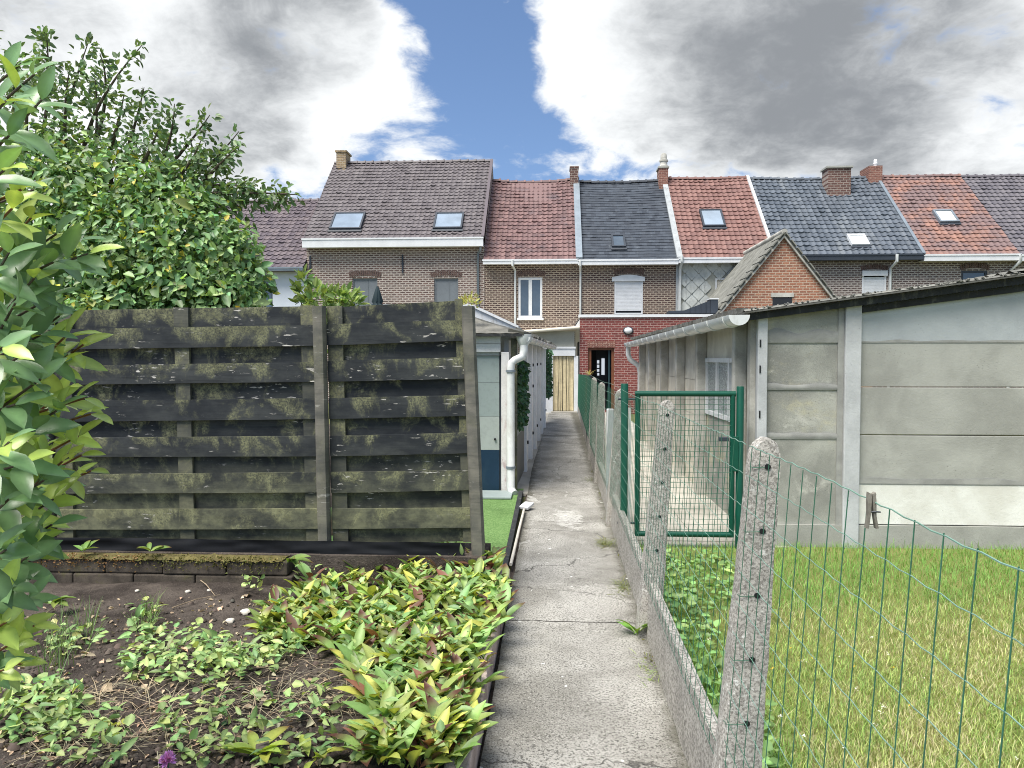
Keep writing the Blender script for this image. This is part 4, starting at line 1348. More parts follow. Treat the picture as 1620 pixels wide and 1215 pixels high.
MB().grid(lambda u, v: (x0 + (x1 - x0) * u, SY - .006, zj[1] + .003 + v * (.045 + .03 * mnoise.noise((u * 14, 0, 3)))), 90, 1).build('mortar_smear', M['mortar'], shd)
MB().grid(lambda u, v: (x0 + (x1 - x0) * u, SY + .0055, zj[4] - .006 + v * (.02 + .014 * mnoise.noise((u * 20, 0, 9)))), 90, 1).build('mortar_smear', M['mortar'], shd)
px_ = MB().box(pxs[0], pxs[1], SY - .045, SY + .1, -.05, rz((pxs[0] + pxs[1]) / 2)).build('pillar', M['pillar'], shd, bevel=.008)
xa, xb = sx0 + .085, pxs[0]
zq = [-.05, at(1270, 690, Y=SY).z, at(1270, 612, Y=SY).z, at(1270, 533, Y=SY).z]
for i in range(3):
    MB().box(xa, xb, SY + .004 * i, SY + .08, zq[i] + .003, zq[i + 1] - .003).build('wall_panel', M['panel_mottled'], shd, bevel=.005)
MB().extrude([(xa, SY, zq[3] + .003), (xb, SY, zq[3] + .003), (xb, SY, rz(xb)), (xa, SY, rz(xa))], (0, .08, 0)).build('wall_panel', M['panel_mottled'], shd)
for z in zq[1:]:
    hgt = .05 if z < 1.8 else .09
    MB().grid(lambda u, v: (xa + (xb - xa) * u, SY - .005 - .006 * math.sin(math.pi * v), z - hgt * .6 + v * hgt * (1.2 + .7 * mnoise.noise((u * 3.5, z, 3)))), 40, 4).build('mortar_smear', M['mortar'], shd, smooth=True)
MB().box(xb - .055, xb - .002, SY - .012, SY + .02, -.03, rz(xb) - .02).build('mortar_smear', M['mortar'], shd)
# corner post with groove
MB().box(sx0 - .01, sx0 + .08, SY - .05, SY + .10, -.05, rz(sx0)).build('corner_post', M['pillar'], shd, bevel=.008)
for z in (1.62, 1.98 - .12, 1.2):
    MB().box(sx0 + .005, sx0 + .018, SY - .056, SY - .045, z, z + .07).build('fixing', M['black_bit'], shd)
MB().box(sx0 - .062, sx0 - .012, SY + .02, SY + .12, -.05, rz(sx0) - .01).build('side_jamb', M['side_post'], shd)
# dark fascia board and painted shadow strip under the roof edge
def along(xa, xb, z0, z1, y0, y1):
    return MB().extrude([(xa, y0, rz(xa) + z0), (xb, y0, rz(xb) + z0), (xb, y0, rz(xb) + z1), (xa, y0, rz(xa) + z1)], (0, y1 - y0, 0))


along(sx0 - .1, SXR, -.032, .03, SY - .10, SY - .03).build('fascia_board', M['tar'], shd)
along(pxs[1] + .01, SXR, -.10, -.036, SY - .03, SY - .008).build('fascia_board', M['tar'], shd)  # dark strip standing in for the shadow below the roof edge
# roof sheets, corrugated
def rsheet(x0, x1, y0, y1, zo):
    n = int((y1 - y0) / .045)
    return MB().grid(lambda u, v: (x0 + (x1 - x0) * u, y0 + (y1 - y0) * v, rz(x0 + (x1 - x0) * u) + zo + .018 * math.sin(v * n * math.pi * .5)), 4, n)


rsheet(sx0 - .16, 4.2, SY - .16, 16.9, .055).build('roof_sheet', M['fibre'], shd, smooth=True)
rsheet(4.1, SXR + .2, SY - .15, 16.9, .085).build('roof_sheet', M['fibre'], shd, smooth=True)
along(sx0 - .16, SXR, .036, .05, SY - .165, SY + .2).build('roof_edge', M['tile_moss'], shd)
mb = MB()
for i in range(260):
    x = random.uniform(sx0 - .1, SXR - .5)
    s_ = random.uniform(.008, .024)
    mb.obox(Matrix.Translation((x, SY - .15 + random.uniform(-.01, .05), rz(x) + .065)) @ Euler((random.random(), random.random(), random.random())).to_matrix().to_4x4(), s_ * 1.6, s_, s_ * .6)
mb.build('roof_moss', M['tile_moss'], shd, kind='stuff')
mb = MB()
for i in range(130):
    y = SY + 9.7 * (i / 130) ** 1.0
    mb.obox(Matrix.Translation((sx0 - .15 + random.uniform(-.01, .01), y, rz(sx0 - .15) + .07)) @ Euler((0, 0, random.uniform(-.1, .1))).to_matrix().to_4x4(), .1, .045, .035 + .02 * random.random())
mb.build('eaves_tiles', M['tile_moss'], shd, kind='stuff')
gx = sx0 - .215
gz = rz(gx) + .03
gutter_set(shd, Vector((gx, SY - .18, gz)), Vector((gx - .03, 16.8, gz - .05)), .096, 14)
MB().tube([(gx - .03, 16.75, gz - .12), (gx - .03, 16.78, gz - .3), (gx + .02, 16.8, gz - .42), (gx + .20, 16.8, gz - .55), (gx + .24, 16.8, gz - .7), (gx + .24, 16.8, 0)], .055, 10).build('downpipe', M['gutter'], shd, smooth=True)
# side wall along the yard
swx = sx0 + .05
ybays = [SY + .12, 7.72, 9.70, 11.28, 12.9, 14.5, 16.1, 16.8]
for i in range(len(ybays) - 1):
    a, b = ybays[i], ybays[i + 1]
    if i == 1:
        z1, z2 = 1.06, 1.76
        MB().box(swx, swx + .07, a + .005, b - .005, -.05, z1).build('side_panel', M['panel_mottled'], shd)
        MB().box(swx, swx + .07, a + .005, b - .005, z2, rz(swx) - .01).build('side_panel', M['side_cream'], shd)
        wn = MB()
        n = 3
        for k in range(n + 1):
            yk = a + .06 + (b - a - .12) * k / n
            wn.box(swx - .02, swx + .05, yk - .03, yk + .03, z1, z2)
        wn.box(swx - .025, swx + .05, a + .005, b - .005, z2 - .05, z2).box(swx - .025, swx + .05, a + .005, b - .005, z1, z1 + .05)
        wn = wn.build('window', M['white_old'], shd)
        for k in range(n):
            y0 = a + .06 + (b - a - .12) * k / n + .03
            y1 = a + .06 + (b - a - .12) * (k + 1) / n - .03
            MB().box(swx + .01, swx + .02, y0, y1, z1 + .05, z2 - .05).build('pane', M['glass_tex'], wn)
    else:
        for z0, z1 in ((-.05, .5), (.505, .98), (.985, 1.46), (1.465, rz(swx) - .01)):
            MB().box(swx, swx + .07, a + .005, b - .005, z0, z1).build('side_panel', M['side_cream'], shd)
    if 0 < i:
        MB().box(swx - .13, swx - .002, a - .06, a + .06, -.05, rz(swx) - .015).build('side_post', M['side_post'], shd, bevel=.01)

# ------------------------------------------------------------------ brick gable behind the shed
GY = 25.0
ga_ = at(1239, 374, Y=GY)
gh = thing('brick_outhouse', 'orange brick gable with steep weathered grey roof behind the shed', 'outhouse', (ga_.x, GY, 0))
gl, gr = at(1144, 489, Y=GY), at(1310, 465, Y=GY)
sl_, sr_ = (ga_.z - gl.z) / (ga_.x - gl.x), (ga_.z - gr.z) / (gr.x - ga_.x)
zE = 2.0
xl, xr = ga_.x - (ga_.z - zE) / sl_, ga_.x + (ga_.z - zE) / sr_
wq = pxh(1222, 1253, 470, 480, GY)
MB().extrude([(xl, GY, 0), (xr, GY, 0), (xr, GY, zE), (ga_.x, GY, ga_.z), (xl, GY, zE)], (0, 4.9, 0)).build('wall', M['brick_orange'], gh)
ln = MB().box(wq[0] - .06, wq[1] + .06, GY - .03, GY + .05, wq[3], wq[3] + .14).build('lintel', M['side_post'], gh)
MB().box(wq[0], wq[1], GY - .012, GY + .03, wq[2] - .5, wq[3] - .002).build('window', M['dark'], gh)
for sgn, sl2, xe in ((-1, sl_, xl), (1, sr_, xr)):
    ov = .25
    A = Vector((ga_.x, GY - .10, ga_.z + .03))
    Bq = Vector((xe + sgn * ov, GY - .10, zE - ov * sl2 + .03))
    up_ = Vector((0, 0, .10))
    MB().extrude([A, Bq, Bq + up_, A + up_], (0, 4.95, 0)).build('roof_slope', M['fibre'], gh)
    # verge battens showing under the tiles
    MB().extrude([A + Vector((0, -.03, -.08)), Bq + Vector((0, -.03, -.08)), Bq + Vector((0, -.03, .0)), A + Vector((0, -.03, .0))], (0, .09, 0)).build('barge_board', M['side_post'], gh)
    mb = MB()
    n = 16
    for i in range(n):
        p = A.lerp(Bq, (i + .5) / n) + Vector((0, .35, .115))
        mb.obox(Matrix.Translation(p) @ Matrix.Rotation(-sgn * math.atan(-sl2) if False else math.atan2((Bq - A).z, (Bq - A).x) * -1, 4, 'Y'), .26, .9, .035)
    mb.build('verge_tiles', M['fibre'], gh, kind='stuff')
MB().tube([(ga_.x, GY - .15, ga_.z + .13), (ga_.x, GY + 4.9, ga_.z + .13)], .10, 8).build('ridge', M['side_post'], gh, smooth=True)

# ------------------------------------------------------------------ black timber fence
FY = 5.60
def lerp(a, b, t): return a + (b - a) * t


def fence_panel(label, xl, xr, fronts, top_back, bot_back, battens):
    """xl, xr: functions photo-row -> photo-column of the panel ends; fronts: (yl0,yl1,yr0,yr1) of the front boards"""
    f = thing('slat_fence', label, 'fence', at((xl(860) + xr(860)) / 2, 862, Y=FY), 'timber fence panels')
    def board(yl0, yl1, yr0, yr1, Y, x0, x1, ins=0.0):
        a, b = (yl0 + yl1) / 2, (yr0 + yr1) / 2
        mb = MB()
        n = 8
        P = lambda t, top: at(lerp(x0(yl0 if top else yl1) + ins, x1(yr0 if top else yr1) - ins, t), lerp(yl0, yr0, t) if top else lerp(yl1, yr1, t), Y=Y)
        cup = random.uniform(-.004, .004)
        top = [P(i / n, 1) + Vector((0, cup * math.sin(i / n * 3.14), .0018 * mnoise.noise((i * .9, yl0, 1)))) for i in range(n + 1)]
        bot = [P(i / n, 0) + Vector((0, cup * math.sin(i / n * 3.14), .0018 * mnoise.noise((i * .9, yl0, 5)))) for i in range(n + 1)]
        mb.extrude(bot + top[::-1], (0, .016, 0))
        mb.build('slat', M['slat'], f)
    for q in fronts: board(*q, FY, xl, xr)
    backs = [top_back] + [(a[1] - 7, b[0] + 7, a[3] - 7, b[2] + 7) for a, b in zip(fronts, fronts[1:])] + [bot_back]
    for q in backs: board(*q, FY + .052, xl, xr, 3)
    for (ta, tb), (ba, bb), y0, y1 in battens:
        MB().extrude([at(ta, y0, Y=FY + .019), at(tb, y0, Y=FY + .019), at(bb, y1, Y=FY + .019), at(ba, y1, Y=FY + .019)], (0, .03, 0)).build('batten', M['batten'], f)
    return f


fence_panel('wide black stained panel of woven slats, moss-streaked, nearer the laurel',
            lambda y: 84 + (y - 490) * .02, lambda y: 496.5 + (y - 490) * .027,
            [(521, 553, 514, 547), (579, 609, 572.6, 604), (635, 667.5, 630, 663), (693, 723, 689.6, 722), (751, 781, 747, 779), (806, 838, 804.6, 836.5)],
            (491, 528, 484.5, 521), (832, 865, 830, 862), [((92, 112), (93, 116), 490, 866), ((274, 297), (286, 308), 486.5, 864), ((475, 497), (485, 506), 483, 863)])
fence_panel('narrower black slat panel with pale flaking paint, between two posts',
            lambda y: 516 + (y - 490) * .027, lambda y: 729 + (y - 476) * .043,
            [(513, 546.5, 506, 539), (571, 604, 565, 599), (630, 663, 625, 658), (690, 722, 684.6, 717), (747, 780, 744, 775.5), (805, 837, 803.5, 835)],
            (486.5, 520, 475.5, 512), (830, 862, 828, 856), [((517, 541), (527, 551), 484, 862), ((719, 731), (733, 746), 473, 858)])


def wood_post(label, top, bot, wt, wb, Y=FY, mat='fpost'):
    a, b = at(*top, Y=Y), at(*bot, Y=Y)
    s = (b.x - a.x) / (b.z - a.z)
    zb = .0
    xb = b.x + s * (zb - b.z)
    mb = MB()
    n = 16
    for i in range(n):
        pass
    rings, fs, m = [], [], 10
    for i in range(n + 1):
        t = i / n
        z, x, w = lerp(zb, a.z, t), lerp(xb, a.x, t), lerp(wb, wt, t) / 2
        for k in range(m):
            th = 2 * math.pi * (k + .5) / m
            c, s2 = math.cos(th), math.sin(th)
            q = (abs(c) ** 4 + abs(s2) ** 4) ** -.25
            rr = w * q * (1 + .05 * mnoise.noise((c * 2 + x * 9, s2 * 2, z * 2.5)))
            rings.append((x + rr * c, Y - .02 + rr * s2, z))
    for i in range(n):
        for k in range(m):
            fs.append((i * m + k, i * m + (k + 1) % m, (i + 1) * m + (k + 1) % m, (i + 1) * m + k))
    fs.append(tuple(range(n * m, (n + 1) * m)))
    mb.add(rings, fs)
    o = mb.build('fence_post', M[mat], smooth=True)
    return tag(o, label, 'fence post', 'timber fence posts')


wood_post('dark timber post at the laurel end of the fence', (78, 488), (82, 862), .075, .085, FY + .03, 'slat')
wood_post('square grey timber post joining the two slat panels', (506.5, 485), (515, 860), .098, .094)
wood_post('leaning rounded timber post at the path end of the fence', (741, 485), (756.5, 856), .095, .102, FY - .02)

# mossy block wall and plastic sheet under it
BY = 5.30
lw = thing('block_wall', 'low mossy block wall at the back of the planting bed', 'wall', at(250, 925, Y=BY))
zt_, zb_ = at(250, 886, Y=BY).z, at(250, 932, Y=BY).z
hc = (zt_ - zb_) / 2
for r_ in range(2):
    x = at(20, 900, Y=BY).x - (.24 if r_ else 0)
    xe = at(452, 900, Y=BY).x
    while x < xe:
        L = random.uniform(.44, .5)
        x2 = min(x + L, xe + random.uniform(0, .06))
        MB().box(x + .003, x2 - .003, BY + random.uniform(0, .014), BY + .16, zb_ + hc * r_ + .002, zb_ + hc * (r_ + 1) - .002).build('block', M['block'], lw, bevel=.012)
        x += L
MB().grid(lambda u, v: (at(20, 900, Y=BY).x + 2.05 * u, BY - .006 + .17 * v, zt_ + .004 + .022 * (.6 + mnoise.noise((u * 22, v * 3, 0)) + .5 * mnoise.noise((u * 70, v * 8, 0))) * math.sin(math.pi * min(1, v + .12)) - (.004 + .016 * abs(mnoise.noise((u * 37, 1, 5)) + mnoise.noise((u * 90, 1, 5))) if v == 0 else 0)), 260, 8).build('moss_cover', M['moss'], lw, smooth=True)
MB().box(-5, -.5, BY + .162, 5.9, .0, zt_ + .01).build('fence_bank', M['soil'], kind='structure')
def crump(u, v):
    x = lerp(at(70, 880, Y=5.5).x, at(735, 880, Y=5.5).x, u)
    return (x, 5.50 + .012 * v + .02 * mnoise.noise((u * 5, v * 2, 4)) + .012 * mnoise.noise((u * 16, v * 3, 8)), lerp(zt_ - .02, .375, v) + .01 * mnoise.noise((u * 7, v * 2, 1)))


tag(MB().grid(crump, 110, 8).build('plastic_sheet', M['plastic'], smooth=True), 'crumpled black plastic sheet below the timber fence', 'plastic sheet')

# ------------------------------------------------------------------ concrete posts, plinth and wire mesh on the right
def fx(Y, Z):
    lean = .075 if Y < 5 else (.05 if Y < 9 else .02)
    return pl(Y, 1) + .035 + lean * (Z - .35)


def concrete_post(label, Y, top, w0=.160, w1=.092, holes=True, group='concrete fence posts'):
    mb = MB()
    m, n = 20, 30
    vs, fs = [], []
    zz_ = [lerp(-.05, top - .06, i / 30) for i in range(31)] + [top - .045, top - .03, top - .018, top - .008, top - .002, top]
    n = len(zz_) - 1
    for i in range(n + 1):
        z = zz_[i]
        t = (z + .05) / (top + .05)
        w = lerp(w0, w1, t) / 2
        rem = top - z
        wx_ = w * max(.25, math.sqrt(max(0, 1 - (1 - min(1, rem / .06)) ** 2))) if rem < .06 else w
        cx = fx(Y, z)
        for k in range(m):
            th = 2 * math.pi * (k + .5) / m
            c, s2 = math.cos(th), math.sin(th)
            q = (abs(c) ** 7 + abs(s2) ** 7) ** (-1 / 7)
            j = 1 + .05 * mnoise.noise((c * 1.5 + Y * 3, s2 * 1.5, z * 7)) + .05 * mnoise.noise((c * 5 + Y, s2 * 5, z * 30))
            if rem < .12: j += .12 * mnoise.noise((c * 4 + Y, s2 * 4, z * 24))
            vs.append((cx + wx_ * q * c * j, Y + w * q * s2 * j, z))
    for i in range(n):
        for k in range(m):
            fs.append((i * m + k, i * m + (k + 1) % m, (i + 1) * m + (k + 1) % m, (i + 1) * m + k))
    fs.append(tuple(range(n * m, (n + 1) * m)))
    mb.add(vs, fs)
    o = mb.build('concrete_post', M['post'], smooth=True)
    tag(o, label, 'fence post', group)
    if holes:
        z = top - .09
        while z > .4:
            cx = fx(Y, z)
            wy = lerp(w0, w1, z / top) / 2
            hb = MB()
            vs = []
            for k in range(10):
                th = 2 * math.pi * k / 10
                vs.append((cx + .002 + .0105 * math.cos(th), Y - wy - .0035, z + .0095 * math.sin(th)))
            hb.extrude(vs, (0, .02, 0))
            hb.build('hole', M['black_bit'], o)  # flat dark disc paints in the shade inside a hole, nothing is cut
            tp = [(cx - wy * 1.02, Y - wy * .7, z - .002), (cx - wy * .96, Y - wy - .003, z - .003), (cx - .008, Y - wy - .005, z - .001)]
            MB().tube(tp, .0014, 4).build('tie_wire', M['wire'], o)
            z -= .213
    return o


PY = [2.54, 4.76, 7.87, 10.6, 13.0]
PL = ['nearest lichen-spotted concrete post with eroded top and holes', 'second concrete fence post, seen through the wire before the green gate', 'concrete fence post just behind the green gate post', 'slim dark grey concrete fence post beyond the gate', 'farthest round-topped concrete fence post near the brick annex']
for Y, top, lb in zip(PY, (1.485, 1.49, 1.43, 1.42, 1.43), PL):
    concrete_post(lb, Y, top, holes=Y < 5)
mp = MB().tube([(fx(15.3, 0), 15.3, 0), (fx(15.3, 1.42), 15.3, 1.42)], .045, 10).build('fence_post', M['dark_metal'], smooth=True)
tag(mp, 'dark metal fence post with dry grass at its top, beyond the concrete posts', 'fence post')
gp = MB().tube([(fx(24.2, 0) - .02, 24.2, 0), (fx(24.2, 1.26) - .02, 24.2, 1.26)], .03, 10).build('fence_post', M['green_metal'], smooth=True)
tag(gp, 'far green fence post beside the strip curtain porch', 'fence post')

# plinth boards between the posts
pln = thing('plinth_wall', 'low weathered concrete plinth along the path under the wire fence', 'plinth', (.62, 5, 0))
ends = [-1.6] + PY + [15.3, 18.2, 21.2, 24.2]
for a, b in zip(ends, ends[1:]):
    hgt = .345 if a < 7 else .30
    nb = max(8, int((b - a) / .12))
    hz = random.uniform(-.01, .01)
    def prof(y, k):
        z = [-.05, hgt + hz, hgt + hz, -.05][k] + (.008 * mnoise.noise((y * 4, 3, k)) if k in (1, 2) else 0)
        x = pl(y, 1) + [-.012, .004, .052, .07][k] + .005 * mnoise.noise((y * 5, z * 6, k))
        return (x, y, z)
    mb = MB()
    vs = [prof(lerp(a + .005, b - .005, i / nb), k) for i in range(nb + 1) for k in range(4)]
    fs = [(i * 4 + k, i * 4 + (k + 1) % 4, (i + 1) * 4 + (k + 1) % 4, (i + 1) * 4 + k) for i in range(nb) for k in range(4)]
    fs += [(3, 2, 1, 0), (nb * 4, nb * 4 + 1, nb * 4 + 2, nb * 4 + 3)]
    fs = [tuple(reversed(f)) for f in fs]
    mb.add(vs, fs)
    mb.build('plinth_board', M['plinth'], pln)

ZH = [.37, .42, .48, .55, .64, .74, .84, .945, 1.05, 1.155, 1.26, 1.365, 1.465]
def hwire(mb, y0, y1, z, r, step=.1, amp=.0022, n=5, sag=.0):
    pts, y, k = [], y0, 0
    while y < y1 + 1e-6:
        zz = z + (amp if k % 2 else -amp) * random.uniform(.4, 1) + .006 * mnoise.noise((y * 1.3, z * 4, 2)) - sag * math.sin(math.pi * (y - y0) / (y1 - y0))
        pts.append((fx(y, zz) - .062, y, zz))
        y += step / 2
        k += 1
    return mb.tube(pts, r, n)


def vwire(mb, y, z0, z1, r, n=5):
    w = random.uniform(-.006, .006)
    pts = [(fx(y, z) - .062, y + w * math.sin(3 * t) + (z - .4) * .01, z) for t in (0, .5, 1) for z in (lerp(z0, z1, t),)]
    return mb.tube(pts, r, n)


spans = [(-1.4, 2.54, 1), (2.54, 4.76, 1), (4.76, 7.0, 1)]
labs = ['sagging green wire mesh nearest the lawn, before the first post', 'green wire mesh between the two nearest concrete posts', 'green wire mesh between second post and the garden gate']
for (a, b, s), lb in zip(spans, labs):
    wf = thing('wire_fence', lb, 'wire fence', (fx(b, .4), b, .35), 'wire mesh fence stretches')
    for z in ZH:
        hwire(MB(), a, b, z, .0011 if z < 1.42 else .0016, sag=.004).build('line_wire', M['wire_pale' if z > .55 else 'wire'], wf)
    y = a + .05
    while y < b:
        if y > .55: vwire(MB(), y, .36, 1.463, .0013).build('stay_wire', M['wire'], wf)
        y += .1
for a, b, lb in ((7.1, 15.3, 'dense green wire mesh along the row of concrete posts behind the gate'), (15.3, 24.2, 'far green wire mesh ending at the red annex')):
    wf = thing('wire_fence', lb, 'wire fence', (fx(b, .4), b, .3), 'wire mesh fence stretches')
    mb = MB()
    for z in ZH[::1]:
        zz = z - (.0 if a < 10 else .14 * 0)
        mb.tube([(fx(y, zz) - .055, y, zz + .01 * mnoise.noise((y * 2, zz, 0)) - (.14 * (y - 15.3) / 9 * (z / 1.4) if y > 15.3 else 0)) for y in np.linspace(a, b, 30)], .0014, 4)
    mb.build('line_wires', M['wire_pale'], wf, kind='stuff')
    mb = MB()
    y = a
    while y < b:
        tp = 1.42 - (.16 * (y - 15.3) / 9 if y > 15.3 else 0)
        mb.tube([(fx(y, .3) - .055, y, .3), (fx(y, tp) - .055, y, tp)], .0014, 4)
        y += .1
    mb.build('stay_wires', M['wire'], wf, kind='stuff')

# clothes peg on the top wire
pk = at(1385, 792, X=fx(1.5, 1.46) - .062)
peg = thing('clothes_peg', 'weathered grey wooden clothes peg clipped on the top wire', 'clothes peg', (pk.x, pk.y, pk.z - .06))
for s in (-1, 1):
    mb = MB()
    K_ = .78
    prof = [(s * .001, .016), (s * .009, .021), (s * .0105, .0), (s * .0105, -.04), (s * .016, -.072), (s * .009, -.073), (s * .0035, -.035), (s * .0015, -.004)]
    rot = R(8)
    pr = [(x * math.cos(rot) - z * math.sin(rot) * .15, z) for x, z in prof]
    mb.extrude([Vector((pk.x - .006, pk.y, pk.z)) + Vector((x * K_, 0, z * K_)) for x, z in pr], (.0, .011, 0))
    mb.build('prong', M['peg'], peg)
MB().tube([(pk.x - .012, pk.y + .005, pk.z - .024), (pk.x, pk.y - .003, pk.z - .022), (pk.x + .012, pk.y + .005, pk.z - .024)], .0016, 5).build('spring', M['dark_metal'], peg)

# ------------------------------------------------------------------ green garden gate
GTY = 7.0
gl_, gr_ = at(988, 640, Y=GTY), at(1171, 640, Y=GTY)
for g, ht, lb in ((gl_, 607, 'round green steel gate post beside the path fence'), (gr_, 611, 'round green steel gate post beside the shed corner')):
    zt2 = at(1080, ht, Y=GTY).z
    o = MB().tube([(g.x, GTY, -.05), (g.x, GTY, zt2 - .008), (g.x, GTY, zt2)], [.034, .034, .030], 16).build('gate_post', M['green_metal'], smooth=True)
    tag(o, lb, 'gate post', 'green gate posts')
gt = thing('garden_gate', 'green steel garden gate with square wire mesh', 'gate', (gl_.x + .5, GTY, .08))
xa, xb = at(1009, 640, Y=GTY).x, at(1159, 640, Y=GTY).x
z0, z1 = at(1080, 845, Y=GTY).z, at(1080, 623, Y=GTY).z
r_ = .026
for pts in ([(xa - r_, GTY, z1), (xb + r_, GTY, z1)], [(xa, GTY, z0), (xb, GTY, z0)]):
    MB().tube(pts, r_, 14).build('gate_rail', M['green_metal'], gt, smooth=True)
for x in (xa, xb):
    MB().tube([(x, GTY + .0005, z0 - .02), (x, GTY + .0005, z1 - .01)], r_ * .96, 14).build('gate_stile', M['green_metal'], gt, smooth=True)
mb = MB()
n = 20
for i in range(1, n):
    x = lerp(xa, xb, i / n)
    mb.tube([(x, GTY - .012, z0), (x, GTY - .012, z1)], .0022, 5)
m = 27
for i in range(1, m):
    z = lerp(z0, z1, i / m)
    mb.tube([(xa, GTY - .016, z), (xb, GTY - .016, z)], .0022, 5)
mb.build('mesh_infill', M['wire'], gt, kind='stuff')
lt_ = MB().box(xb - .13, xb - .04, GTY - .045, GTY - .02, at(1140, 697, Y=GTY).z, at(1140, 691, Y=GTY).z).build('latch', M['dark_metal'], gt, bevel=.004)
MB().box(xb - .0, xb + .05, GTY - .035, GTY - .02, at(1140, 745, Y=GTY).z, at(1140, 690, Y=GTY).z).build('lock_plate', M['green_metal'], gt, bevel=.003)
for z in (z1 - .05, z0 + .1):
    MB().tube([(gl_.x - .06, GTY + .0, z), (xa + .01, GTY + .0, z)], .010, 8).build('hinge', M['dark_metal'], gt, smooth=True)
o = MB().box(at(994, 700, Y=6.85).x, at(998, 700, Y=6.85).x, 6.85, 6.858, .05, at(996, 645, Y=6.85).z).build('flat_bar', M['galv'])
tag(o, 'thin pale flat bar standing beside the green gate post', 'bar')
o = MB().box(at(960, 700, Y=8.6).x, at(971, 700, Y=8.6).x, 8.6, 8.68, -.02, at(965, 647, Y=8.6).z).build('short_post', M['pillar'], bevel=.01)
tag(o, 'short pale square post between the concrete fence posts', 'post')

# parasol tips and a leaning board behind the timber fence
def parasol(label, px, py, Y, mat, r):
    a = at(px, py, Y=Y)
    t = thing('closed_parasol', label, 'parasol', (a.x, Y, 0))
    MB().tube([(a.x, Y, 0), (a.x, Y, a.z - .05)], .02, 8).build('pole', M['galv'], t, smooth=True)
    n, prof = 40, [(.012, 0), (.03, -.05), (.55 * r, -.17), (.50 * r, -.19), (r, -.24), (.92 * r, -.28), (1.1 * r, -.55), (.8 * r, -1.2), (1.0 * r, -1.5)]
    vs, fs = [], []
    for q, z in prof:
        for k in range(n):
            th = 2 * math.pi * k / n
            rr = q * (1 + (.22 * math.cos(th * 8 + z * 2) if q > .05 else 0))
            vs.append((a.x + rr * math.cos(th), Y + rr * math.sin(th), a.z + z))
    for i in range(len(prof) - 1):
        for k in range(n):
            fs.append((i * n + k, (i + 1) * n + k, (i + 1) * n + (k + 1) % n, i * n + (k + 1) % n))
    MB().add(vs, fs).build('canopy', M[mat], t, smooth=True)


parasol('dark green closed parasol tip showing above the fence', 597, 453, 8.2, 'parasol', .10)
a, b = at(408, 452, Y=8.6), at(417, 486, Y=8.6)
o = MB().extrude([(a.x - .03, 8.6, a.z), (a.x + .03, 8.6, a.z - .04), (b.x + .35, 8.6, 0), (b.x + .22, 8.6, 0)], (0, .05, 0)).build('leaning_board', M['wood_pale'])
tag(o, 'pale board leaning behind the fence beside the hedge', 'board')

# ------------------------------------------------------------------ vegetation
def soft_x(x): return np.sin(x * 3.1) + .6 * np.sin(x * 7.7 + 1) + .4 * np.sin(x * 17)


A3 = np.array
def arr(v): return np.array([v.x, v.y, v.z])


def clump_points(clumps, inner=.55):
    """(px, py, Y, rx, ry, rz in metres, n) -> leaf positions and outward directions"""
    P, O = [], []
    for px, py, Y, rx, ry, rz_, n in clumps:
        c = arr(at(px, py, Y=Y))
        d = rdirs(n)
        r = rng.uniform(inner ** 2, 1, n) ** .5
        r *= 1 + .16 * np.sin(d[:, 0] * 7 + px) * np.cos(d[:, 2] * 6 + py)
        P.append(c + d * r[:, None] * A3([rx, ry, rz_]))
        O.append(d)
    return np.concatenate(P), np.concatenate(O)


# --- hedge behind the timber fence
hd = thing('hedge', 'dense green leafy hedge rising behind the timber fence', 'hedge', (-4.4, 7.1, 0))
cl = []
for px, py, Y, r, n in ((30, 420, 6.9, .75, 1500), (110, 400, 6.8, .7, 1500), (190, 410, 6.7, .65, 1500), (270, 415, 6.7, .62, 1400), (325, 420, 6.7, .55, 1300), (372, 435, 6.8, .33, 800), (378, 470, 6.8, .28, 600),
                        (60, 320, 7.0, .7, 1400), (160, 325, 7.0, .65, 1400), (250, 345, 6.9, .6, 1200), (312, 365, 6.9, .48, 1000), (352, 395, 6.9, .34, 700),
                        (100, 480, 6.45, .5, 1100), (200, 470, 6.5, .5, 1000), (300, 475, 6.5, .45, 900), (355, 480, 6.5, .35, 700),
                        (-120, 380, 7.2, .9, 1000), (-220, 420, 7.0, .9, 700), (-360, 400, 7.2, .95, 700), (-520, 420, 7.2, .95, 600), (-690, 420, 7.3, .95, 600), (140, 500, 6.1, .22, 260), (112, 512, 5.85, .16, 160), (80, 270, 7.3, .6, 900), (200, 285, 7.3, .5, 700)):
    cl.append((px, py, Y, r, r * .8, r * .92, int(n * .95)))
P, O = clump_points(cl, .5)
P[:, 2] = np.maximum(P[:, 2], .1)
ok = ~((P[:, 1] < 5.75) & (P[:, 2] < 2.15))
P, O = P[ok], O[ok]
n = len(P)
cols = vary(srgb(108, 138, 92), n, .3, .12)
yel = rng.random(n) < .035
cols[yel] = vary(srgb(176, 172, 70), yel.sum(), .2, .1)
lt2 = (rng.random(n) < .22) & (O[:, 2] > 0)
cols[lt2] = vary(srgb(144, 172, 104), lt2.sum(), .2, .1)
dirs = O * .6 + rdirs(n) * .8 + A3([0, -.1, -.35])
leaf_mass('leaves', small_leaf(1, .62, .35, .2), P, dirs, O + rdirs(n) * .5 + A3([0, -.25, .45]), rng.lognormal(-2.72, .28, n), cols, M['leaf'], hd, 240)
for k in range(9):
    x = -6.2 + k * .42
    MB().tube([(x, 7.1, 0), (x + random.uniform(-.1, .1), 7.0, .9), (x + random.uniform(-.3, .3), 6.9, 2.1)], [.035, .028, .012], 6).build('stem', M['bark'], hd)

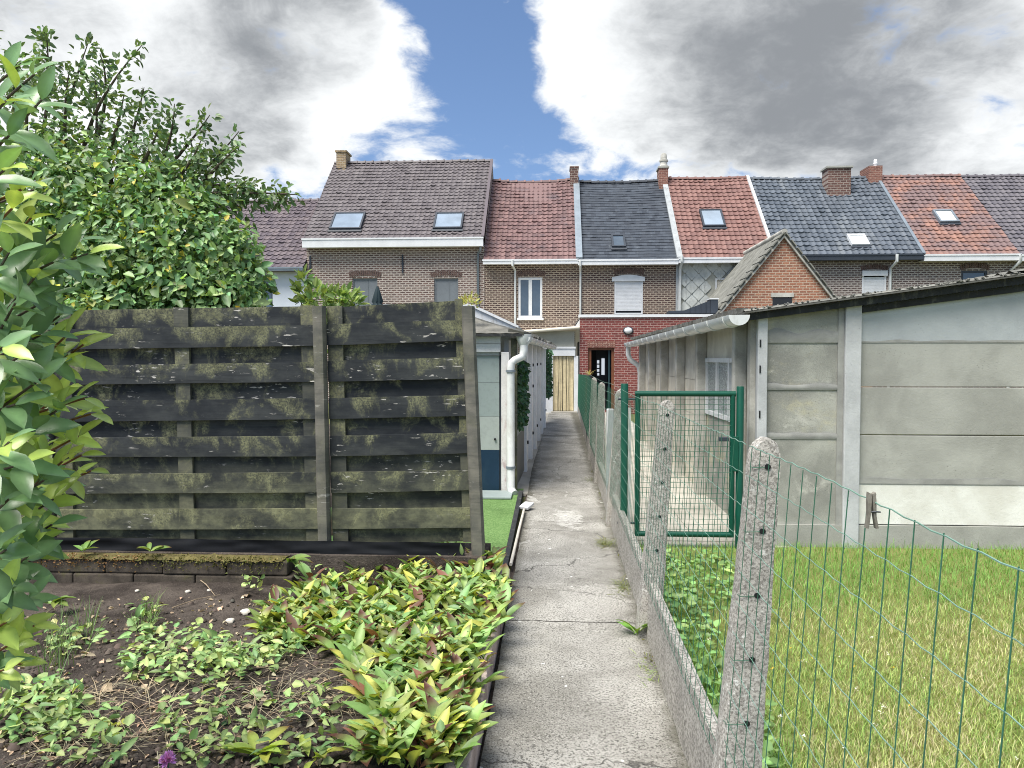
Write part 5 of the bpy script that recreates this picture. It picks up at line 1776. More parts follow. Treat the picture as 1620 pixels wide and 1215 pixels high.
# --- loose fruit tree above the hedge
tr = thing('fruit_tree', 'loose open-branched tree with sprays of leaves against the sky', 'tree', (-4.7, 8.0, 0))
MB().tube([(-4.7, 8.0, -.05), (-4.66, 7.95, .8), (-4.55, 7.9, 1.7), (-4.6, 7.9, 2.6)], [.13, .11, .10, .07], 10).build('trunk', M['bark'], tr, smooth=True)
LP, LD, LU = [], [], []
shoots = [((60, 250), (85, 150), (72, 42), 7.4), ((90, 240), (110, 150), (140, 66), 7.7), ((130, 250), (140, 165), (226, 70), 7.3), ((150, 230), (180, 140), (158, 84), 7.9),
          ((190, 270), (215, 200), (228, 138), 7.5), ((240, 290), (275, 230), (276, 164), 7.2), ((250, 280), (300, 230), (332, 182), 7.3), ((280, 300), (330, 270), (378, 208), 7.4), ((300, 310), (345, 262), (372, 236), 7.1),
          ((290, 310), (370, 302), (470, 308), 7.0), ((310, 320), (380, 315), (420, 322), 7.2), ((20, 230), (25, 150), (20, 84), 7.6), ((-40, 240), (-30, 120), (-10, 30), 7.8), ((170, 250), (190, 190), (196, 150), 7.0), ((110, 260), (95, 190), (110, 110), 7.2), ((320, 300), (360, 285), (398, 300), 7.3), ((215, 280), (240, 235), (250, 205), 7.0), ((40, 260), (40, 190), (48, 120), 7.1),
          ((-100, 250), (-110, 130), (-90, 40), 7.6), ((140, 280), (160, 215), (150, 120), 7.6), ((260, 300), (300, 270), (318, 222), 6.95)]
for a, b, c, Y in shoots:
    A_, B_, C_ = arr(at(*a, Y=Y + .25)), arr(at(*b, Y=Y)), arr(at(*c, Y=Y - .1))
    pts = [(1 - t) ** 2 * A_ + 2 * t * (1 - t) * B_ + t * t * C_ for t in np.linspace(0, 1, 9)]
    st = A3([-4.58, 7.9, 2.4 + rng.uniform(-.6, .2)])
    pts = [st, (st + pts[0]) / 2 + A3([0, 0, .1])] + pts
    MB().tube(pts, list(np.linspace(.032, .004, len(pts))), 6).build('branch', M['bark'], tr, smooth=True)
    L = np.linalg.norm(C_ - A_)
    nl = int(85 * L / 1.0)
    for t in rng.uniform(.22, 1, nl) ** .75:
        p = (1 - t) ** 2 * A_ + 2 * t * (1 - t) * B_ + t * t * C_
        tan = 2 * (1 - t) * (B_ - A_) + 2 * t * (C_ - B_)
        side = rdirs(1)[0]
        LP.append(p + side * rng.uniform(.02, .19) * (1.2 - t * .7))
        LD.append(tan / np.linalg.norm(tan) * .5 + side * .9 + A3([0, 0, -.25]))
        LU.append(rdirs(1)[0] + A3([0, -.2, .9]))
P, O = clump_points([(90, 215, 7.5, .45, .4, .28, 200), (190, 250, 7.4, .45, .4, .25, 260), (40, 260, 7.3, .5, .4, .28, 300), (285, 285, 7.2, .35, .3, .25, 360), (330, 260, 7.3, .22, .22, .2, 170), (320, 320, 7.1, .3, .3, .2, 300), (130, 130, 7.6, .3, .3, .2, 90), (20, 130, 7.6, .35, .3, .35, 160), (60, 140, 7.5, .25, .3, .28, 110), (240, 200, 7.4, .25, .3, .25, 110), (390, 300, 7.0, .18, .2, .09, 80), (440, 318, 7.0, .14, .15, .07, 60), (60, 75, 7.4, .12, .1, .2, 40)], .2)
LP = np.concatenate([A3(LP), P])
LD = np.concatenate([A3(LD), O * .6 + rdirs(len(P)) + A3([0, 0, -.3])])
LU = np.concatenate([A3(LU), rdirs(len(P)) + A3([0, -.2, .8])])
n = len(LP)
cols = vary(srgb(98, 122, 84), n, .28, .1)
leaf_mass('crown', small_leaf(1, .6, .3, .25), LP, LD, LU, rng.uniform(.05, .085, n), cols, M['leaf'], tr, 200)

# --- pale shrub showing above the fence
sh_ = thing('shrub', 'light green variegated shrub peeping over the timber fence', 'shrub', at(515, 480, Y=7.2) * 1)
sh_.location.z = 0
P, O = clump_points([(505, 478, 7.2, .2, .2, .16, 150), (540, 474, 7.2, .15, .15, .13, 120), (480, 462, 7.2, .08, .1, .16, 45), (482, 438, 7.2, .05, .05, .10, 22), (560, 480, 7.2, .08, .1, .06, 40), (520, 530, 7.2, .3, .25, .3, 150)], .2)
n = len(P)
cols = vary(srgb(136, 158, 96), n, .22, .1)
leaf_mass('leaves', small_leaf(1, .5, .3, .2), P, O + rdirs(n) * .5 + A3([0, 0, .3]), rdirs(n) + A3([0, -.5, .5]), rng.uniform(.06, .12, n), cols, M['leaf'], sh_, 90)
for dx in (-.15, .0, .12):
    c = sh_.location
    MB().tube([(c.x + dx * .4, 7.2, 0), (c.x + dx, 7.2, 1.4), (c.x + dx * 1.6, 7.2, 2.3)], [.02, .015, .005], 6).build('stem', M['bark'], sh_)
tf = thing('weed_tuft', 'yellow-green weed tuft on the outbuilding roof by the leaning post', 'weed', at(742, 484, Y=9.9))
P, O = clump_points([(742, 478, 9.9, .13, .08, .1, 130)], .1)
n = len(P)
foliage('leaves', leaf_arrays(small_leaf(1, .4), P, O + A3([0, 0, .6]), rdirs(n) + A3([0, 0, 1]), rng.uniform(.04, .07, n), vary(srgb(172, 172, 108), n, .15)), M['leaf'], tf, kind='stuff')

# --- laurel bush in the foreground
lb = thing('laurel_bush', 'glossy laurel bush with large leaves close to the camera', 'bush', (-1.75, 1.75, .1))
for k in range(5):
    MB().tube([(-1.75 + .06 * k - .1, 1.75 + .05 * (k % 2), .1), (-1.7 + .07 * (k - 2), 1.7, 1.0), (-1.62 + .08 * (k - 2), 1.65, 2.1 + .1 * (k % 3))], [.017, .013, .006], 8).build('stem', M['bark'], lb, smooth=True)
tips = [  # photo position of the sprig tip, distance Y, leaf size, youth
    (60, 118, 1.45, .105, .1), (72, 158, 1.4, .11, .05), (20, 215, 1.35, .10, .1), (40, 100, 1.6, .09, .2), (15, 160, 1.3, .1, .2),
    (40, 300, 1.35, .10, .75), (25, 330, 1.3, .1, .8), (55, 345, 1.5, .09, .6), (95, 370, 1.5, .105, .15), (145, 402, 1.45, .115, .15), (125, 385, 1.55, .105, .35), (90, 415, 1.4, .11, .1), (60, 440, 1.35, .1, .2),
    (20, 400, 1.25, .11, .2), (30, 480, 1.3, .11, .1), (88, 470, 1.5, .1, .1), (70, 530, 1.4, .11, .2), (100, 500, 1.6, .1, .3), (40, 560, 1.3, .1, .1), (138, 545, 1.5, .095, .9), (112, 530, 1.45, .1, .8), (105, 575, 1.5, .09, .6), (70, 600, 1.35, .11, .15),
    (150, 655, 1.5, .085, .85), (140, 630, 1.5, .09, .75), (95, 650, 1.4, .1, .3), (60, 680, 1.35, .115, .1), (130, 690, 1.55, .085, .7), (30, 640, 1.3, .11, .1), (150, 745, 1.6, .07, .95), (135, 720, 1.55, .08, .8), (105, 730, 1.45, .09, .6), (75, 760, 1.4, .10, .2), (90, 790, 1.5, .10, .4), (40, 735, 1.3, .11, .15), (88, 830, 1.5, .10, .25), (20, 790, 1.3, .11, .1),
    (75, 860, 1.5, .095, .5), (50, 880, 1.4, .105, .1), (15, 870, 1.3, .11, .1), (52, 945, 1.45, .09, .3), (25, 930, 1.35, .1, .2), (60, 990, 1.5, .085, .8), (35, 1010, 1.45, .09, .85), (15, 985, 1.4, .1, .5), (40, 1050, 1.5, .085, .8), (12, 1060, 1.4, .09, .6), (20, 700, 1.2, .1, .3), (10, 550, 1.2, .1, .2), (12, 270, 1.25, .1, .2), (110, 620, 1.65, .09, .6), (85, 560, 1.65, .1, .3), (60, 300, 1.75, .08, .3), (30, 840, 1.6, .09, .3), (70, 710, 1.7, .09, .3)]
lsh = leaf_shape(1, .40, 6, .35, .20, .48, .012)
nleaf = 0
rP, rD, rU, rS, rC = [], [], [], [], []
for i, (px, py, Y, ls, young) in enumerate(tips):
    T = arr(at(px - 6, py, Y=Y))
    Bs = A3([-1.66 + rng.uniform(-.16, .14), 1.68 + rng.uniform(-.16, .2), T[2] - rng.uniform(.10, .38)])
    mid = (T + Bs) / 2 + A3([0, 0, -.03])
    pts = [(1 - t) ** 2 * Bs + 2 * t * (1 - t) * mid + t * t * T for t in np.linspace(0, 1, 7)]
    sp = MB().tube(pts, list(np.linspace(.0065, .0022, 7)), 6).build('sprig', M['bark' if young < .5 else 'wood_brown'], lb, smooth=True)
    tan = T - Bs
    Ln = np.linalg.norm(tan)
    tan /= Ln
    k = 9
    pos, dr_, upv, siz, col = [], [], [], [], []
    side0 = np.cross(tan, A3([0, 0, 1.]))
    side0 /= np.linalg.norm(side0)
    up0 = np.cross(side0, tan)
    for j in range(k):
        back = (j / k) * .24 / Ln
        p = T - tan * back * Ln
        ph = j * 2.4 + i
        rad = side0 * math.cos(ph) + up0 * math.sin(ph)
        out = .35 + .9 * min(1, j / 4)
        d_ = tan * 1.0 + rad * out + A3([0, 0, .12 if j < 4 else -.12]) + rng.normal(0, .12, 3)
        pos.append(p)
        dr_.append(d_)
        upv.append(A3([0.15, -.45, .9]) + rng.normal(0, .3, 3) + tan * .4)
        siz.append(ls * .92 * (.72 + .33 * min(1, j / 3)) * rng.uniform(.85, 1.1))
        g = srgb(108, 140, 96) if rng.random() > young * .9 else srgb(166, 188, 96)
        if young > .5 and j < 3: g = srgb(184, 202, 108)
        col.append(A3(g) * rng.lognormal(0, .15))
    pos, dr_, upv, siz, col = map(np.array, (pos, dr_, upv, siz, col))
    if nleaf + k <= 300:
        leaf_objects('leaf', lsh, pos, dr_, upv, siz, col, M['leaf_gloss'], sp, nvar=4)
        nleaf += k
    else:
        rP.append(pos); rD.append(dr_); rU.append(upv); rS.append(siz); rC.append(col)
# inner foliage of the bush, mostly outside the frame
n = 1900
pz = rng.uniform(.2, 2.5, n)
ang = rng.uniform(0, 6.28, n)
rad = .52 * rng.uniform(.15, 1, n) ** .6 * np.where(pz > 2, 1 - (pz - 2) * .9, 1) * np.clip((pz - .45) / .8, .2, 1)
pos = np.stack([-1.93 + rad * np.cos(ang), 1.76 + rad * np.sin(ang), pz], 1)
out = np.stack([np.cos(ang), np.sin(ang), rng.uniform(-.3, .5, n)], 1)
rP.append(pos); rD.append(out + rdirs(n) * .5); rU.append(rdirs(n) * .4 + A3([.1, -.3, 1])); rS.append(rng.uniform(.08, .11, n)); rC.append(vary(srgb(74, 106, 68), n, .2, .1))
P_, D_, U_, S_, C_ = map(np.concatenate, (rP, rD, rU, rS, rC))
foliage('inner_leaves', leaf_arrays(leaf_shape(1, .40, 4, .35, .2, .48), P_, D_, U_, S_, C_), M['leaf_gloss'], lb, kind='stuff')


# --- low plants of the bed
def in_poly(poly, n):
    poly = A3(poly, dtype=float) if False else np.array(poly, float)
    lo, hi = poly.min(0), poly.max(0)
    out = []
    while len(out) < n:
        q = rng.uniform(lo, hi)
        c = False
        j = len(poly) - 1
        for i in range(len(poly)):
            if (poly[i, 1] > q[1]) != (poly[j, 1] > q[1]) and q[0] < (poly[j, 0] - poly[i, 0]) * (q[1] - poly[i, 1]) / (poly[j, 1] - poly[i, 1]) + poly[i, 0]: c = not c
            j = i
        if c: out.append(q)
    return np.array(out)


def ground_pts(poly, n):
    q = in_poly(poly, n)
    P = np.array([arr(at(x, y, Z=.17)) for x, y in q])
    P[:, 2] = [bed_z(x, y) if x < -.43 else .14 for x, y, _ in P]
    return P


def rosette(base, nl, lo=.11, hi=.19, zlo=.5, zhi=1.6):
    """upright broad leaves from each base point"""
    n = len(base) * nl
    pos = np.repeat(base, nl, axis=0) + np.concatenate([rng.normal(0, .014, (n, 2)), np.zeros((n, 1))], 1)
    a = rng.uniform(0, 6.28, n)
    el = rng.uniform(zlo, zhi, n)
    d = np.stack([np.cos(a), np.sin(a), el], 1)
    up = np.stack([-np.cos(a) * el, -np.sin(a) * el, np.ones(n)], 1) + rng.normal(0, .25, (n, 3))
    return pos, d, up, rng.uniform(lo, hi, n)


lily = leaf_shape(1, .33, 6, .5, .34, .54, .008)
main_poly = [(405, 1000), (440, 940), (505, 880), (560, 872), (650, 862), (740, 864), (802, 900), (812, 960), (782, 1010), (756, 1080), (722, 1215), (570, 1215), (600, 1140), (560, 1090), (530, 1030), (430, 1010)]
base = ground_pts(main_poly, 620)
base[:, 2] += rng.uniform(0, .05, len(base))
pos, d, up, siz = rosette(base, 4, .08, .19, .6, 2.6)
n = len(pos)
cols = vary(srgb(128, 150, 84), n, .28, .12)
g2 = rng.random(n) < .24
cols[g2] = vary(srgb(170, 178, 88), g2.sum(), .16, .1)
g3 = rng.random(n) < .25
cols[g3] = vary(srgb(124, 158, 98), g3.sum(), .2, .1)
br = rng.random(n) < .05
cols[br] = vary(srgb(104, 74, 60), br.sum(), .3, .1)
tip = np.where(rng.random(n) < .38, rng.uniform(.1, .5, n), -.3)
leaf_mass('ground_cover', lily, pos, d, up, siz, cols, M['leaf'], None, 260, tipcol=srgb(98, 64, 52), tipamt=tip, label='broad-leaved yellow-green ground cover with browned tips along the path', category='ground cover')
# heart-shaped creeping leaves mixed in and spreading over the soil
heart = small_leaf(1, .78, .25, .2)
wp, wn_ = [], []
for poly, n in ((main_poly, 380), ([(180, 1040), (240, 985), (330, 990), (430, 1020), (440, 1060), (330, 1085), (200, 1070)], 520), ([(0, 1090), (110, 1075), (140, 1120), (90, 1180), (0, 1170)], 330), ([(250, 1110), (370, 1090), (400, 1150), (360, 1215), (270, 1215)], 140), ([(400, 1010), (480, 960), (520, 1000), (440, 1050)], 220), ([(390, 1090), (560, 1090), (560, 1215), (400, 1215)], 130), ([(150, 1120), (210, 1130), (200, 1215), (60, 1215)], 90), ([(380, 885), (420, 890), (410, 930), (385, 925)], 60), ([(60, 1000), (160, 970), (180, 1010), (80, 1040)], 60), ([(210, 950), (250, 950), (245, 1000), (205, 1000)], 50)):
    p = ground_pts(poly, n)
    wp.append(p)
P = np.concatenate(wp)
n = len(P)
inm = np.arange(n) < 380
P[:, 2] += np.where(inm, rng.uniform(.05, .17, n), rng.uniform(.01, .08, n))
wd = np.concatenate([rng.normal(0, 1, (n, 2)), rng.uniform(-.2, .7, (n, 1))], 1)
wu = rng.normal(0, .45, (n, 3)) + A3([0, -.25, 1])
cols = vary(srgb(126, 152, 96), n, .28, .12)
pale = rng.random(n) < .2
cols[pale] = vary(srgb(164, 178, 112), pale.sum(), .15, .08)
size = rng.uniform(.022, .062, n)
ha = rng.random(n) < .5
leaf_mass('creeping_weeds', heart, P[ha], wd[ha], wu[ha], size[ha], cols[ha], M['leaf'], None, 130, label='small heart-leaved creeping weeds spreading over the dark soil', category='weeds')
hb_ = ~ha
P2 = P[hb_] + A3([0, 0, .012])
leaf_mass('pointed_weeds', leaf_shape(1, .36, 4, .4, .3, .4, .02), P2, wd[hb_] + A3([0, 0, .25]), wu[hb_], size[hb_] * 1.35, cols[hb_], M['leaf'], None, 130, label='pointed-leaved weeds mixed through the creeping weeds on the bed', category='weeds')

# single clumps that stand alone in the bed
solo = [((412, 1195), 9, .12, .17, 'yellow-green lily clump alone on bare soil at the front of the bed'), ((500, 1200), 6, .10, .15, 'small lily clump with browned tips beside the front clump'), ((130, 872), 5, .10, .14, 'drooping broad-leaved plant below the fence at the laurel end'), ((240, 872), 7, .09, .13, 'broad-leaved plant with withered tip below the fence middle'), ((85, 955), 7, .13, .18, 'dark leafy clump in front of the low block wall'), ((455, 890), 6, .13, .18, 'pair of striped pale leaves at the end of the block wall'), ((180, 1150), 5, .05, .075, 'small heart-leaved seedling on open soil')]
for (px, py), nl, lo, hi, lab in solo:
    z = .33 if py < 900 else .16
    b = at(px, py, Z=z)
    t = thing('garden_plant', lab, 'plant', b, 'single plants in the bed')
    p, d, u, s = rosette(np.array([arr(b)]), nl, lo, hi, .25, 1.0)
    c = vary(srgb(112, 136, 70) if py < 1000 else srgb(156, 170, 78), nl, .15, .1)
    leaf_objects('leaf', lily if py != 1150 else heart, p, d, u, s, c, M['leaf'], t, srgb(118, 76, 56), np.where(rng.random(nl) < .4, .25, -.3), nvar=nl)

# --- dead leaves, straw, twigs, stones on the soil
P = ground_pts([(0, 940), (100, 930), (430, 930), (430, 980), (600, 1110), (560, 1215), (0, 1215)], 1000)
n = len(P)
P[:, 2] += rng.uniform(.004, .016, n)
foliage('fallen_leaves', leaf_arrays(small_leaf(1, .6, .5, .3), P, np.concatenate([rng.normal(0, 1, (n, 2)), rng.normal(0, .15, (n, 1))], 1), rng.normal(0, .4, (n, 3)) + A3([0, 0, 1]), rng.lognormal(-3.8, .45, n), vary(srgb(160, 144, 122), n, .3, .08)), M['dead'], None, kind='stuff', label='scattered dry brown leaves on the bed', category='leaves')
P = ground_pts([(0, 935), (440, 935), (600, 1110), (560, 1215), (0, 1215)], 2600)
n = len(P)
P[:, 2] += rng.uniform(-.002, .006, n)
cl_ = np.array([(-.5, -.4, 0), (.5, -.5, 0), (.4, .5, 0), (-.5, .4, .1), (-.3, -.2, .55), (.3, -.3, .5), (.25, .3, .6), (-.3, .25, .5)], float)
cq = np.array([(4, 5, 6, 7), (0, 1, 5, 4), (1, 2, 6, 5), (2, 3, 7, 6), (3, 0, 4, 7)])
foliage('soil_clods', leaf_arrays((cl_, cq, np.zeros(8), np.ones(8)), P, np.concatenate([rng.normal(0, 1, (n, 2)), rng.normal(0, .2, (n, 1))], 1), np.tile(A3([0, 0, 1.]), (n, 1)), rng.lognormal(-4.5, .5, n), vary(srgb(84, 76, 70), n, .3, .05)), M['dead'], None, kind='stuff', label='crumbs and clods of dark soil over the bed', category='soil')


def strands(name, poly, n, L, w, zlo, zhi, colr, mat, bend=.3, z0=0.0, **tags):
    P = ground_pts(poly, n)
    P[:, 2] += z0
    a = rng.uniform(0, 6.28, n)
    el = rng.uniform(zlo, zhi, n)
    ln = rng.uniform(L * .5, L, n)
    d = np.stack([np.cos(a) * np.sqrt(1 - el ** 2), np.sin(a) * np.sqrt(1 - el ** 2), el], 1)
    sd = np.stack([-np.sin(a), np.cos(a), np.zeros(n)], 1) * w
    mid = P + d * ln[:, None] * .5 + A3([0, 0, 1]) * (bend * ln * .18)[:, None]
    tipp = P + d * ln[:, None] - A3([0, 0, 1]) * (bend * ln * .15)[:, None]
    V = np.stack([P - sd, P + sd, mid - sd * .8, mid + sd * .8, tipp - sd * .15, tipp + sd * .15], 1)
    Q = np.array([[0, 1, 3, 2], [2, 3, 5, 4]])[None] + (np.arange(n) * 6)[:, None, None]
    C = np.repeat(vary(colr, n, .2, .08)[:, None], 6, 1)
    return foliage(name, (V.reshape(-1, 3), Q.reshape(-1, 4), C.reshape(-1, 3)), mat, None, kind='stuff', **tags)


strands('dry_straw', [(110, 1090), (200, 1065), (420, 1070), (500, 1090), (480, 1130), (300, 1180), (60, 1215), (60, 1160)], 330, .28, .0016, -.02, .18, srgb(168, 156, 130), M['dead'], .3, .012, label='tangled dry straw lying across the bed', category='straw')
strands('dry_straw', [(420, 1010), (600, 1060), (600, 1130), (440, 1110)], 150, .2, .0016, -.02, .18, srgb(162, 150, 126), M['dead'], .3, .012, label='dry straw at the foot of the ground cover', category='straw')
strands('grass_tufts', [(60, 1060), (90, 980), (160, 960), (150, 1010), (90, 1075)], 130, .26, .002, .75, .98, srgb(108, 134, 84), M['grass'], .3, label='thin upright grass shoots near the laurel', category='grass')
strands('grass_tufts', [(205, 990), (225, 940), (255, 950), (235, 1000)], 70, .2, .002, .75, .98, srgb(118, 146, 82), M['grass'], .3, label='thin grass shoots in the middle of the bed', category='grass')
for q, lab in ((((272, 947), (310, 937), (348, 926)), 'long pale twig lying below the block wall'), (((314, 902), (326, 915), (340, 928)), 'short twig leaning on the block wall'), (((60, 970), (75, 955), (105, 932)), 'grey twig beside the laurel'), (((150, 1163), (200, 1165), (262, 1158)), 'thin brown stick across the bare soil patch'), (((85, 1200), (110, 1180), (140, 1172)), 'curved dry stem at the front of the bed')):
    pts = [at(x, y, Z=.18) for x, y in q]
    for p in pts: p.z = bed_z(p.x, p.y) + .012
    pts[1].z += .02
    tag(MB().tube(pts, [.004, .0035, .002], 5).build('twig', M['twig']), lab, 'twig')
for (px, py), s, lab in (((297, 923), .022, 'round pale pebble below the block wall'), ((331, 921), .018, 'pale pebble beside the leaning twig'), ((217, 921), .018, 'pale flat chip below the wall moss'), ((364, 967), .03, 'white stone at the edge of the weeds'), ((388, 953), .035, 'pale brown curled chip beside the ground cover'), ((560, 1138), .028, 'white stone below the ground cover'), ((350, 1000), .02, 'small grey stone among creeping weeds')):
    p = at(px, py, Z=.17)
    p.z = bed_z(p.x, p.y)
    vs, fs = [], []
    mb = MB()
    M_ = Matrix.Translation(p + Vector((0, 0, s * .35)))
    mb.lathe([(s * .3, -s * .5), (s * .85, -s * .3), (s, 0), (s * .8, s * .3), (s * .3, s * .48)], 9, M_)
    mb.v = [tuple(Vector(v) + Vector((mnoise.noise(Vector(v) * 60), mnoise.noise(Vector(v) * 60 + Vector((9, 0, 0))), 0)) * s * .3) for v in mb.v]
    tag(mb.build('stone', M['stone'], smooth=True), lab, 'stone')
# moss tufts on the block wall
n = 1500
xw0, xw1 = at(20, 900, Y=BY).x, at(452, 900, Y=BY).x
P = np.stack([rng.uniform(xw0, xw1, n), BY + np.abs(rng.normal(0, .05, n)) - .012, zt_ + rng.uniform(-.012, .02, n)], 1)
fr_ = rng.random(n) < .3
P[fr_, 1] = BY - .008
P[fr_, 2] = zt_ - np.abs(rng.normal(0, .035, fr_.sum()))
foliage('wall_moss', leaf_arrays(small_leaf(1, .6), P, rdirs(n, -.1, 1), rdirs(n) + A3([0, -.5, .6]), rng.uniform(.008, .024, n), np.where((soft_x(P[:, 0]) > .1)[:, None], vary(srgb(124, 98, 66), n, .25), vary(srgb(100, 98, 54), n, .25))), M['grass'], lw, kind='stuff')
# purple flower
fp = at(265, 1203, Z=.30)
fl = thing('purple_flower', 'single purple flower head at the front of the bed', 'flower', (fp.x, fp.y, bed_z(fp.x, fp.y)))
MB().tube([(fp.x, fp.y, .14), (fp.x + .01, fp.y, .22), (fp.x, fp.y, .30)], .002, 5).build('stem', M['wire'], fl)
n = 90
dd_ = rdirs(n, -.4, 1)
foliage('petals', leaf_arrays(small_leaf(1, .5), np.tile(arr(fp), (n, 1)) + dd_ * .006, dd_, rdirs(n), rng.uniform(.018, .030, n), vary(srgb(196, 140, 204), n, .2)), M['petal'], fl, kind='stuff')

# --- weeds at the path edge
dn = leaf_shape(1, .24, 8, .3, .35, .62, .02)
def edge_plant(name, lab, px, py, nl, lo, hi, colr, shape, cat, zr=(.25, 1.2)):
    b = at(px, py, Z=.0)
    b.x = min(b.x, pl(b.y, 1) - .03)
    t = thing(name, lab, cat, b)
    p, d, u, s = rosette(np.array([arr(b)]), nl, lo, hi, *zr)
    d[:, 0] -= .35
    c = vary(colr, nl, .2, .1)
    if nl > 30:
        foliage('blades', leaf_arrays(shape, p + np.stack([rng.normal(-.02, .03, nl), rng.normal(0, .09, nl), np.zeros(nl)], 1), d, u, s, c), M['grass'], t, kind='stuff')
    else:
        leaf_objects('leaf', shape, p, d, u, s, c, M['leaf'], t, nvar=nl)


edge_plant('dandelion', 'jagged dandelion rosette growing at the foot of the plinth', 1008, 1004, 11, .12, .20, srgb(116, 150, 66), dn, 'dandelion', (.2, 1.8))
grs = leaf_shape(1, .05, 3, .1, .4, .4)
edge_plant('grass_tuft', 'dull green grass tuft at the plinth beside the plaster stains', 962, 862, 170, .05, .12, srgb(112, 118, 76), grs, 'grass tuft')
edge_plant('grass_tuft', 'low grass tuft in the path edge crack before the dandelion', 990, 930, 150, .04, .10, srgb(108, 116, 74), grs, 'grass tuft')
edge_plant('grass_tuft', 'small weed in the joint between path and plinth near the camera', 1033, 1062, 60, .03, .07, srgb(126, 146, 70), grs, 'grass tuft')
edge_plant('grass_tuft', 'sparse tuft at the far end of the plinth', 935, 760, 60, .05, .09, srgb(104, 112, 76), grs, 'grass tuft')
b = Vector((fx(15.3, 1.42), 15.3, 1.41))
t = thing('dry_tuft', 'dry grass tuft stuck on top of the dark metal post', 'grass tuft', b)
p, d, u, s = rosette(np.array([arr(b)]), 36, .1, .2, .6, 3)
foliage('blades', leaf_arrays(grs, p, d, u, s, vary(srgb(176, 164, 108), 36)), M['grass'], t, kind='stuff')

# --- lawn
def soft(x, y):
    return (np.sin(x * 1.7 + 1.3 * np.sin(y * 1.1)) + np.sin(y * 2.3 + x * .9) + .7 * np.sin(x * 4.1 - y * 3.3) + .6 * np.sin(x * 6.7 + y * 5.9) + .5 * np.sin(9.1 * x - 7.7 * y)) / 3.3


def blades(pos, hgt, cols, width):
    n = len(pos)
    a = rng.uniform(0, 6.28, n)
    tilt = rng.uniform(.05, .75, n)
    d = np.stack([np.cos(a) * tilt, np.sin(a) * tilt, np.ones(n)], 1)
    sd = np.stack([-np.sin(a), np.cos(a), np.zeros(n)], 1) * width[:, None]
    mid = pos + d * (hgt * .55)[:, None]
    tp = pos + np.stack([d[:, 0] * 1.7, d[:, 1] * 1.7, d[:, 2] * .95], 1) * hgt[:, None]
    V = np.stack([pos - sd, pos + sd, mid - sd * .75, mid + sd * .75, tp - sd * .1, tp + sd * .1], 1)
    Q = np.array([[0, 1, 3, 2], [2, 3, 5, 4]])[None] + (np.arange(n) * 6)[:, None, None]
    C = np.repeat(cols[:, None], 6, 1)
    C[:, :2] *= .8
    return V.reshape(-1, 3), Q.reshape(-1, 4), C.reshape(-1, 3)


N1 = 52000
py = rng.uniform(863, 1235, N1)
px = rng.uniform(1000, 1640, N1)
Yg = np.array([0.0] * N1)
P = np.array([arr(at(x, y, Z=0)) for x, y in zip(px, py)])
Pw = np.stack([rng.uniform(.7, 7, 9000), rng.uniform(-.5, 7.05, 9000), np.zeros(9000)], 1)
P = np.concatenate([P, Pw])
P = P[(P[:, 0] > .66) & (P[:, 1] < 7.06)]
n = len(P)
s1 = soft(P[:, 0], P[:, 1])
lush = np.clip((P[:, 1] - 4.7) / 1.3 + .35 * s1, 0, 1)
lush = np.maximum(lush, np.clip(1.2 - (P[:, 0] - .66) / .45 + .2 * s1, 0, 1))
dry = np.clip((s1 + .02 + .4 * np.clip((P[:, 0] - 1.3) / 1.0, -1, 1)) * 1.0, 0, 1) * (1 - lush)
rr = rng.random(n)
c = np.where((rr < dry * .6)[:, None], A3(srgb(196, 188, 148)), np.where((rr < .5 + .5 * lush)[:, None], A3(srgb(134, 166, 90)), A3(srgb(170, 184, 112))))
c = c * rng.lognormal(0, .2, (n, 1))
c = np.where((lush > .6)[:, None], c * A3([.82, .98, .85]), c)
hgt = rng.uniform(.014, .042, n) * (1 + .8 * lush) * (1 + .8 * (rng.random(n) < .04))
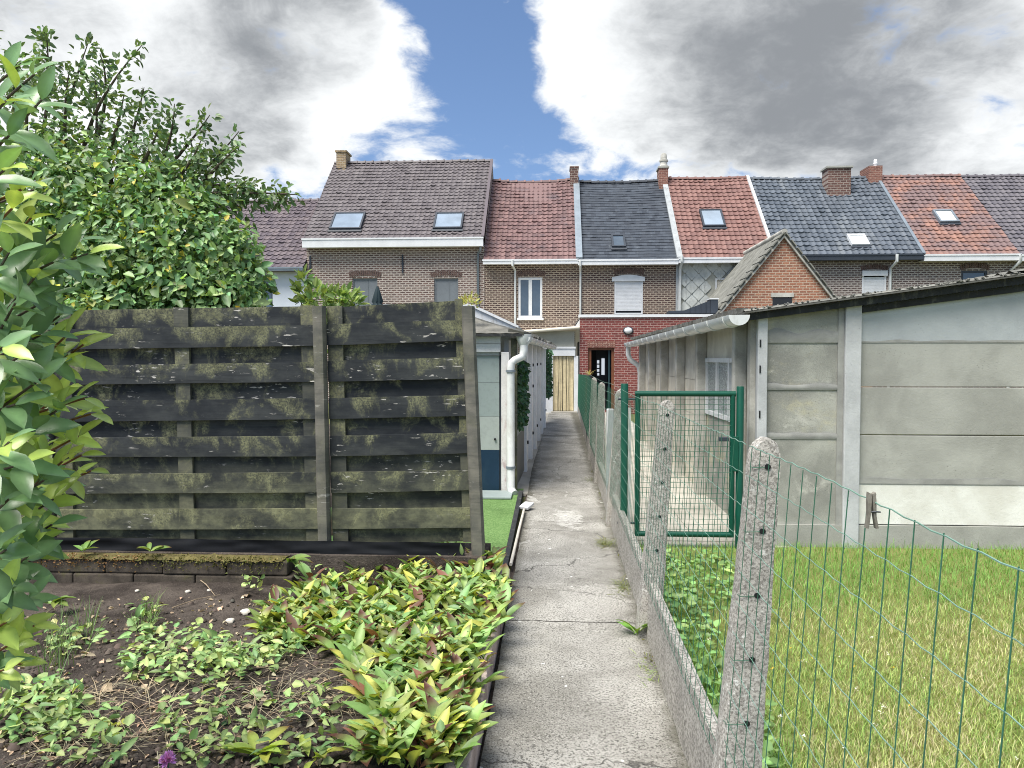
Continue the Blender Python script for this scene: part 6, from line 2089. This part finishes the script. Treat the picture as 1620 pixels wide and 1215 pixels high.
foliage('lawn_grass', blades(P, hgt, c, rng.uniform(.0012, .0024, n)), M['grass'], None, kind='stuff', label='short patchy lawn grass, greener by the shed and drier in the middle', category='grass')
# broad weeds in the lawn along the fence
q = np.stack([rng.uniform(.69, 1.02, 900) + 0, rng.uniform(1.2, 6.7, 900), rng.uniform(.02, .11, 900)], 1)
q2 = np.stack([rng.uniform(.7, 1.5, 420), rng.uniform(5.0, 6.6, 420), rng.uniform(.03, .10, 420)], 1)
P = np.concatenate([q, q2])
n = len(P)
leaf_mass('lawn_weeds', heart, P, np.concatenate([rng.normal(0, 1, (n, 2)), rng.uniform(-.2, .6, (n, 1))], 1), rng.normal(0, .35, (n, 3)) + A3([0, -.2, 1]), rng.uniform(.03, .07, n), vary(srgb(116, 146, 86), n, .25, .12), M['leaf'], None, 90, label='leafy green weeds in the lawn along the wire fence', category='weeds')
P = np.stack([rng.uniform(.75, 2.0, 70), rng.uniform(1.4, 4.5, 70), rng.uniform(.05, .12, 70)], 1)
P = np.repeat(P, 5, 0) + rng.normal(0, .004, (350, 3))
wy = np.repeat(rng.random(70) < .25, 5)
foliage('lawn_flowers', leaf_arrays(small_leaf(1, .7), P, rdirs(350, 0, .6), rdirs(350) * .3 + A3([0, 0, 1]), rng.uniform(.006, .012, 350), np.where(wy[:, None], A3(srgb(220, 190, 60)), A3(srgb(222, 222, 214)))), M['petal'], None, kind='stuff', label='tiny white and yellow flowers dotted through the lawn weeds', category='flowers')
# moss on the inner edge of the plinth and grit along the path
strands_n = 900
q = np.stack([np.array([0.0] * strands_n), rng.uniform(.9, 12, strands_n), rng.uniform(0, .02, strands_n)], 1)
q[:, 0] = [pl(y, 1) - .015 - abs(random.gauss(0, .03)) for y in q[:, 1]]
keep = soft(q[:, 1] * 2, q[:, 1]) > .2
q = q[keep]
n = len(q)
foliage('path_edge_moss', leaf_arrays(small_leaf(1, .5), q, rdirs(n, 0, .9), rdirs(n) + A3([0, 0, 1]), rng.uniform(.008, .022, n), vary(srgb(96, 98, 62), n, .3)), M['grass'], None, kind='stuff', label='thin line of moss and weeds where path meets plinth', category='moss')
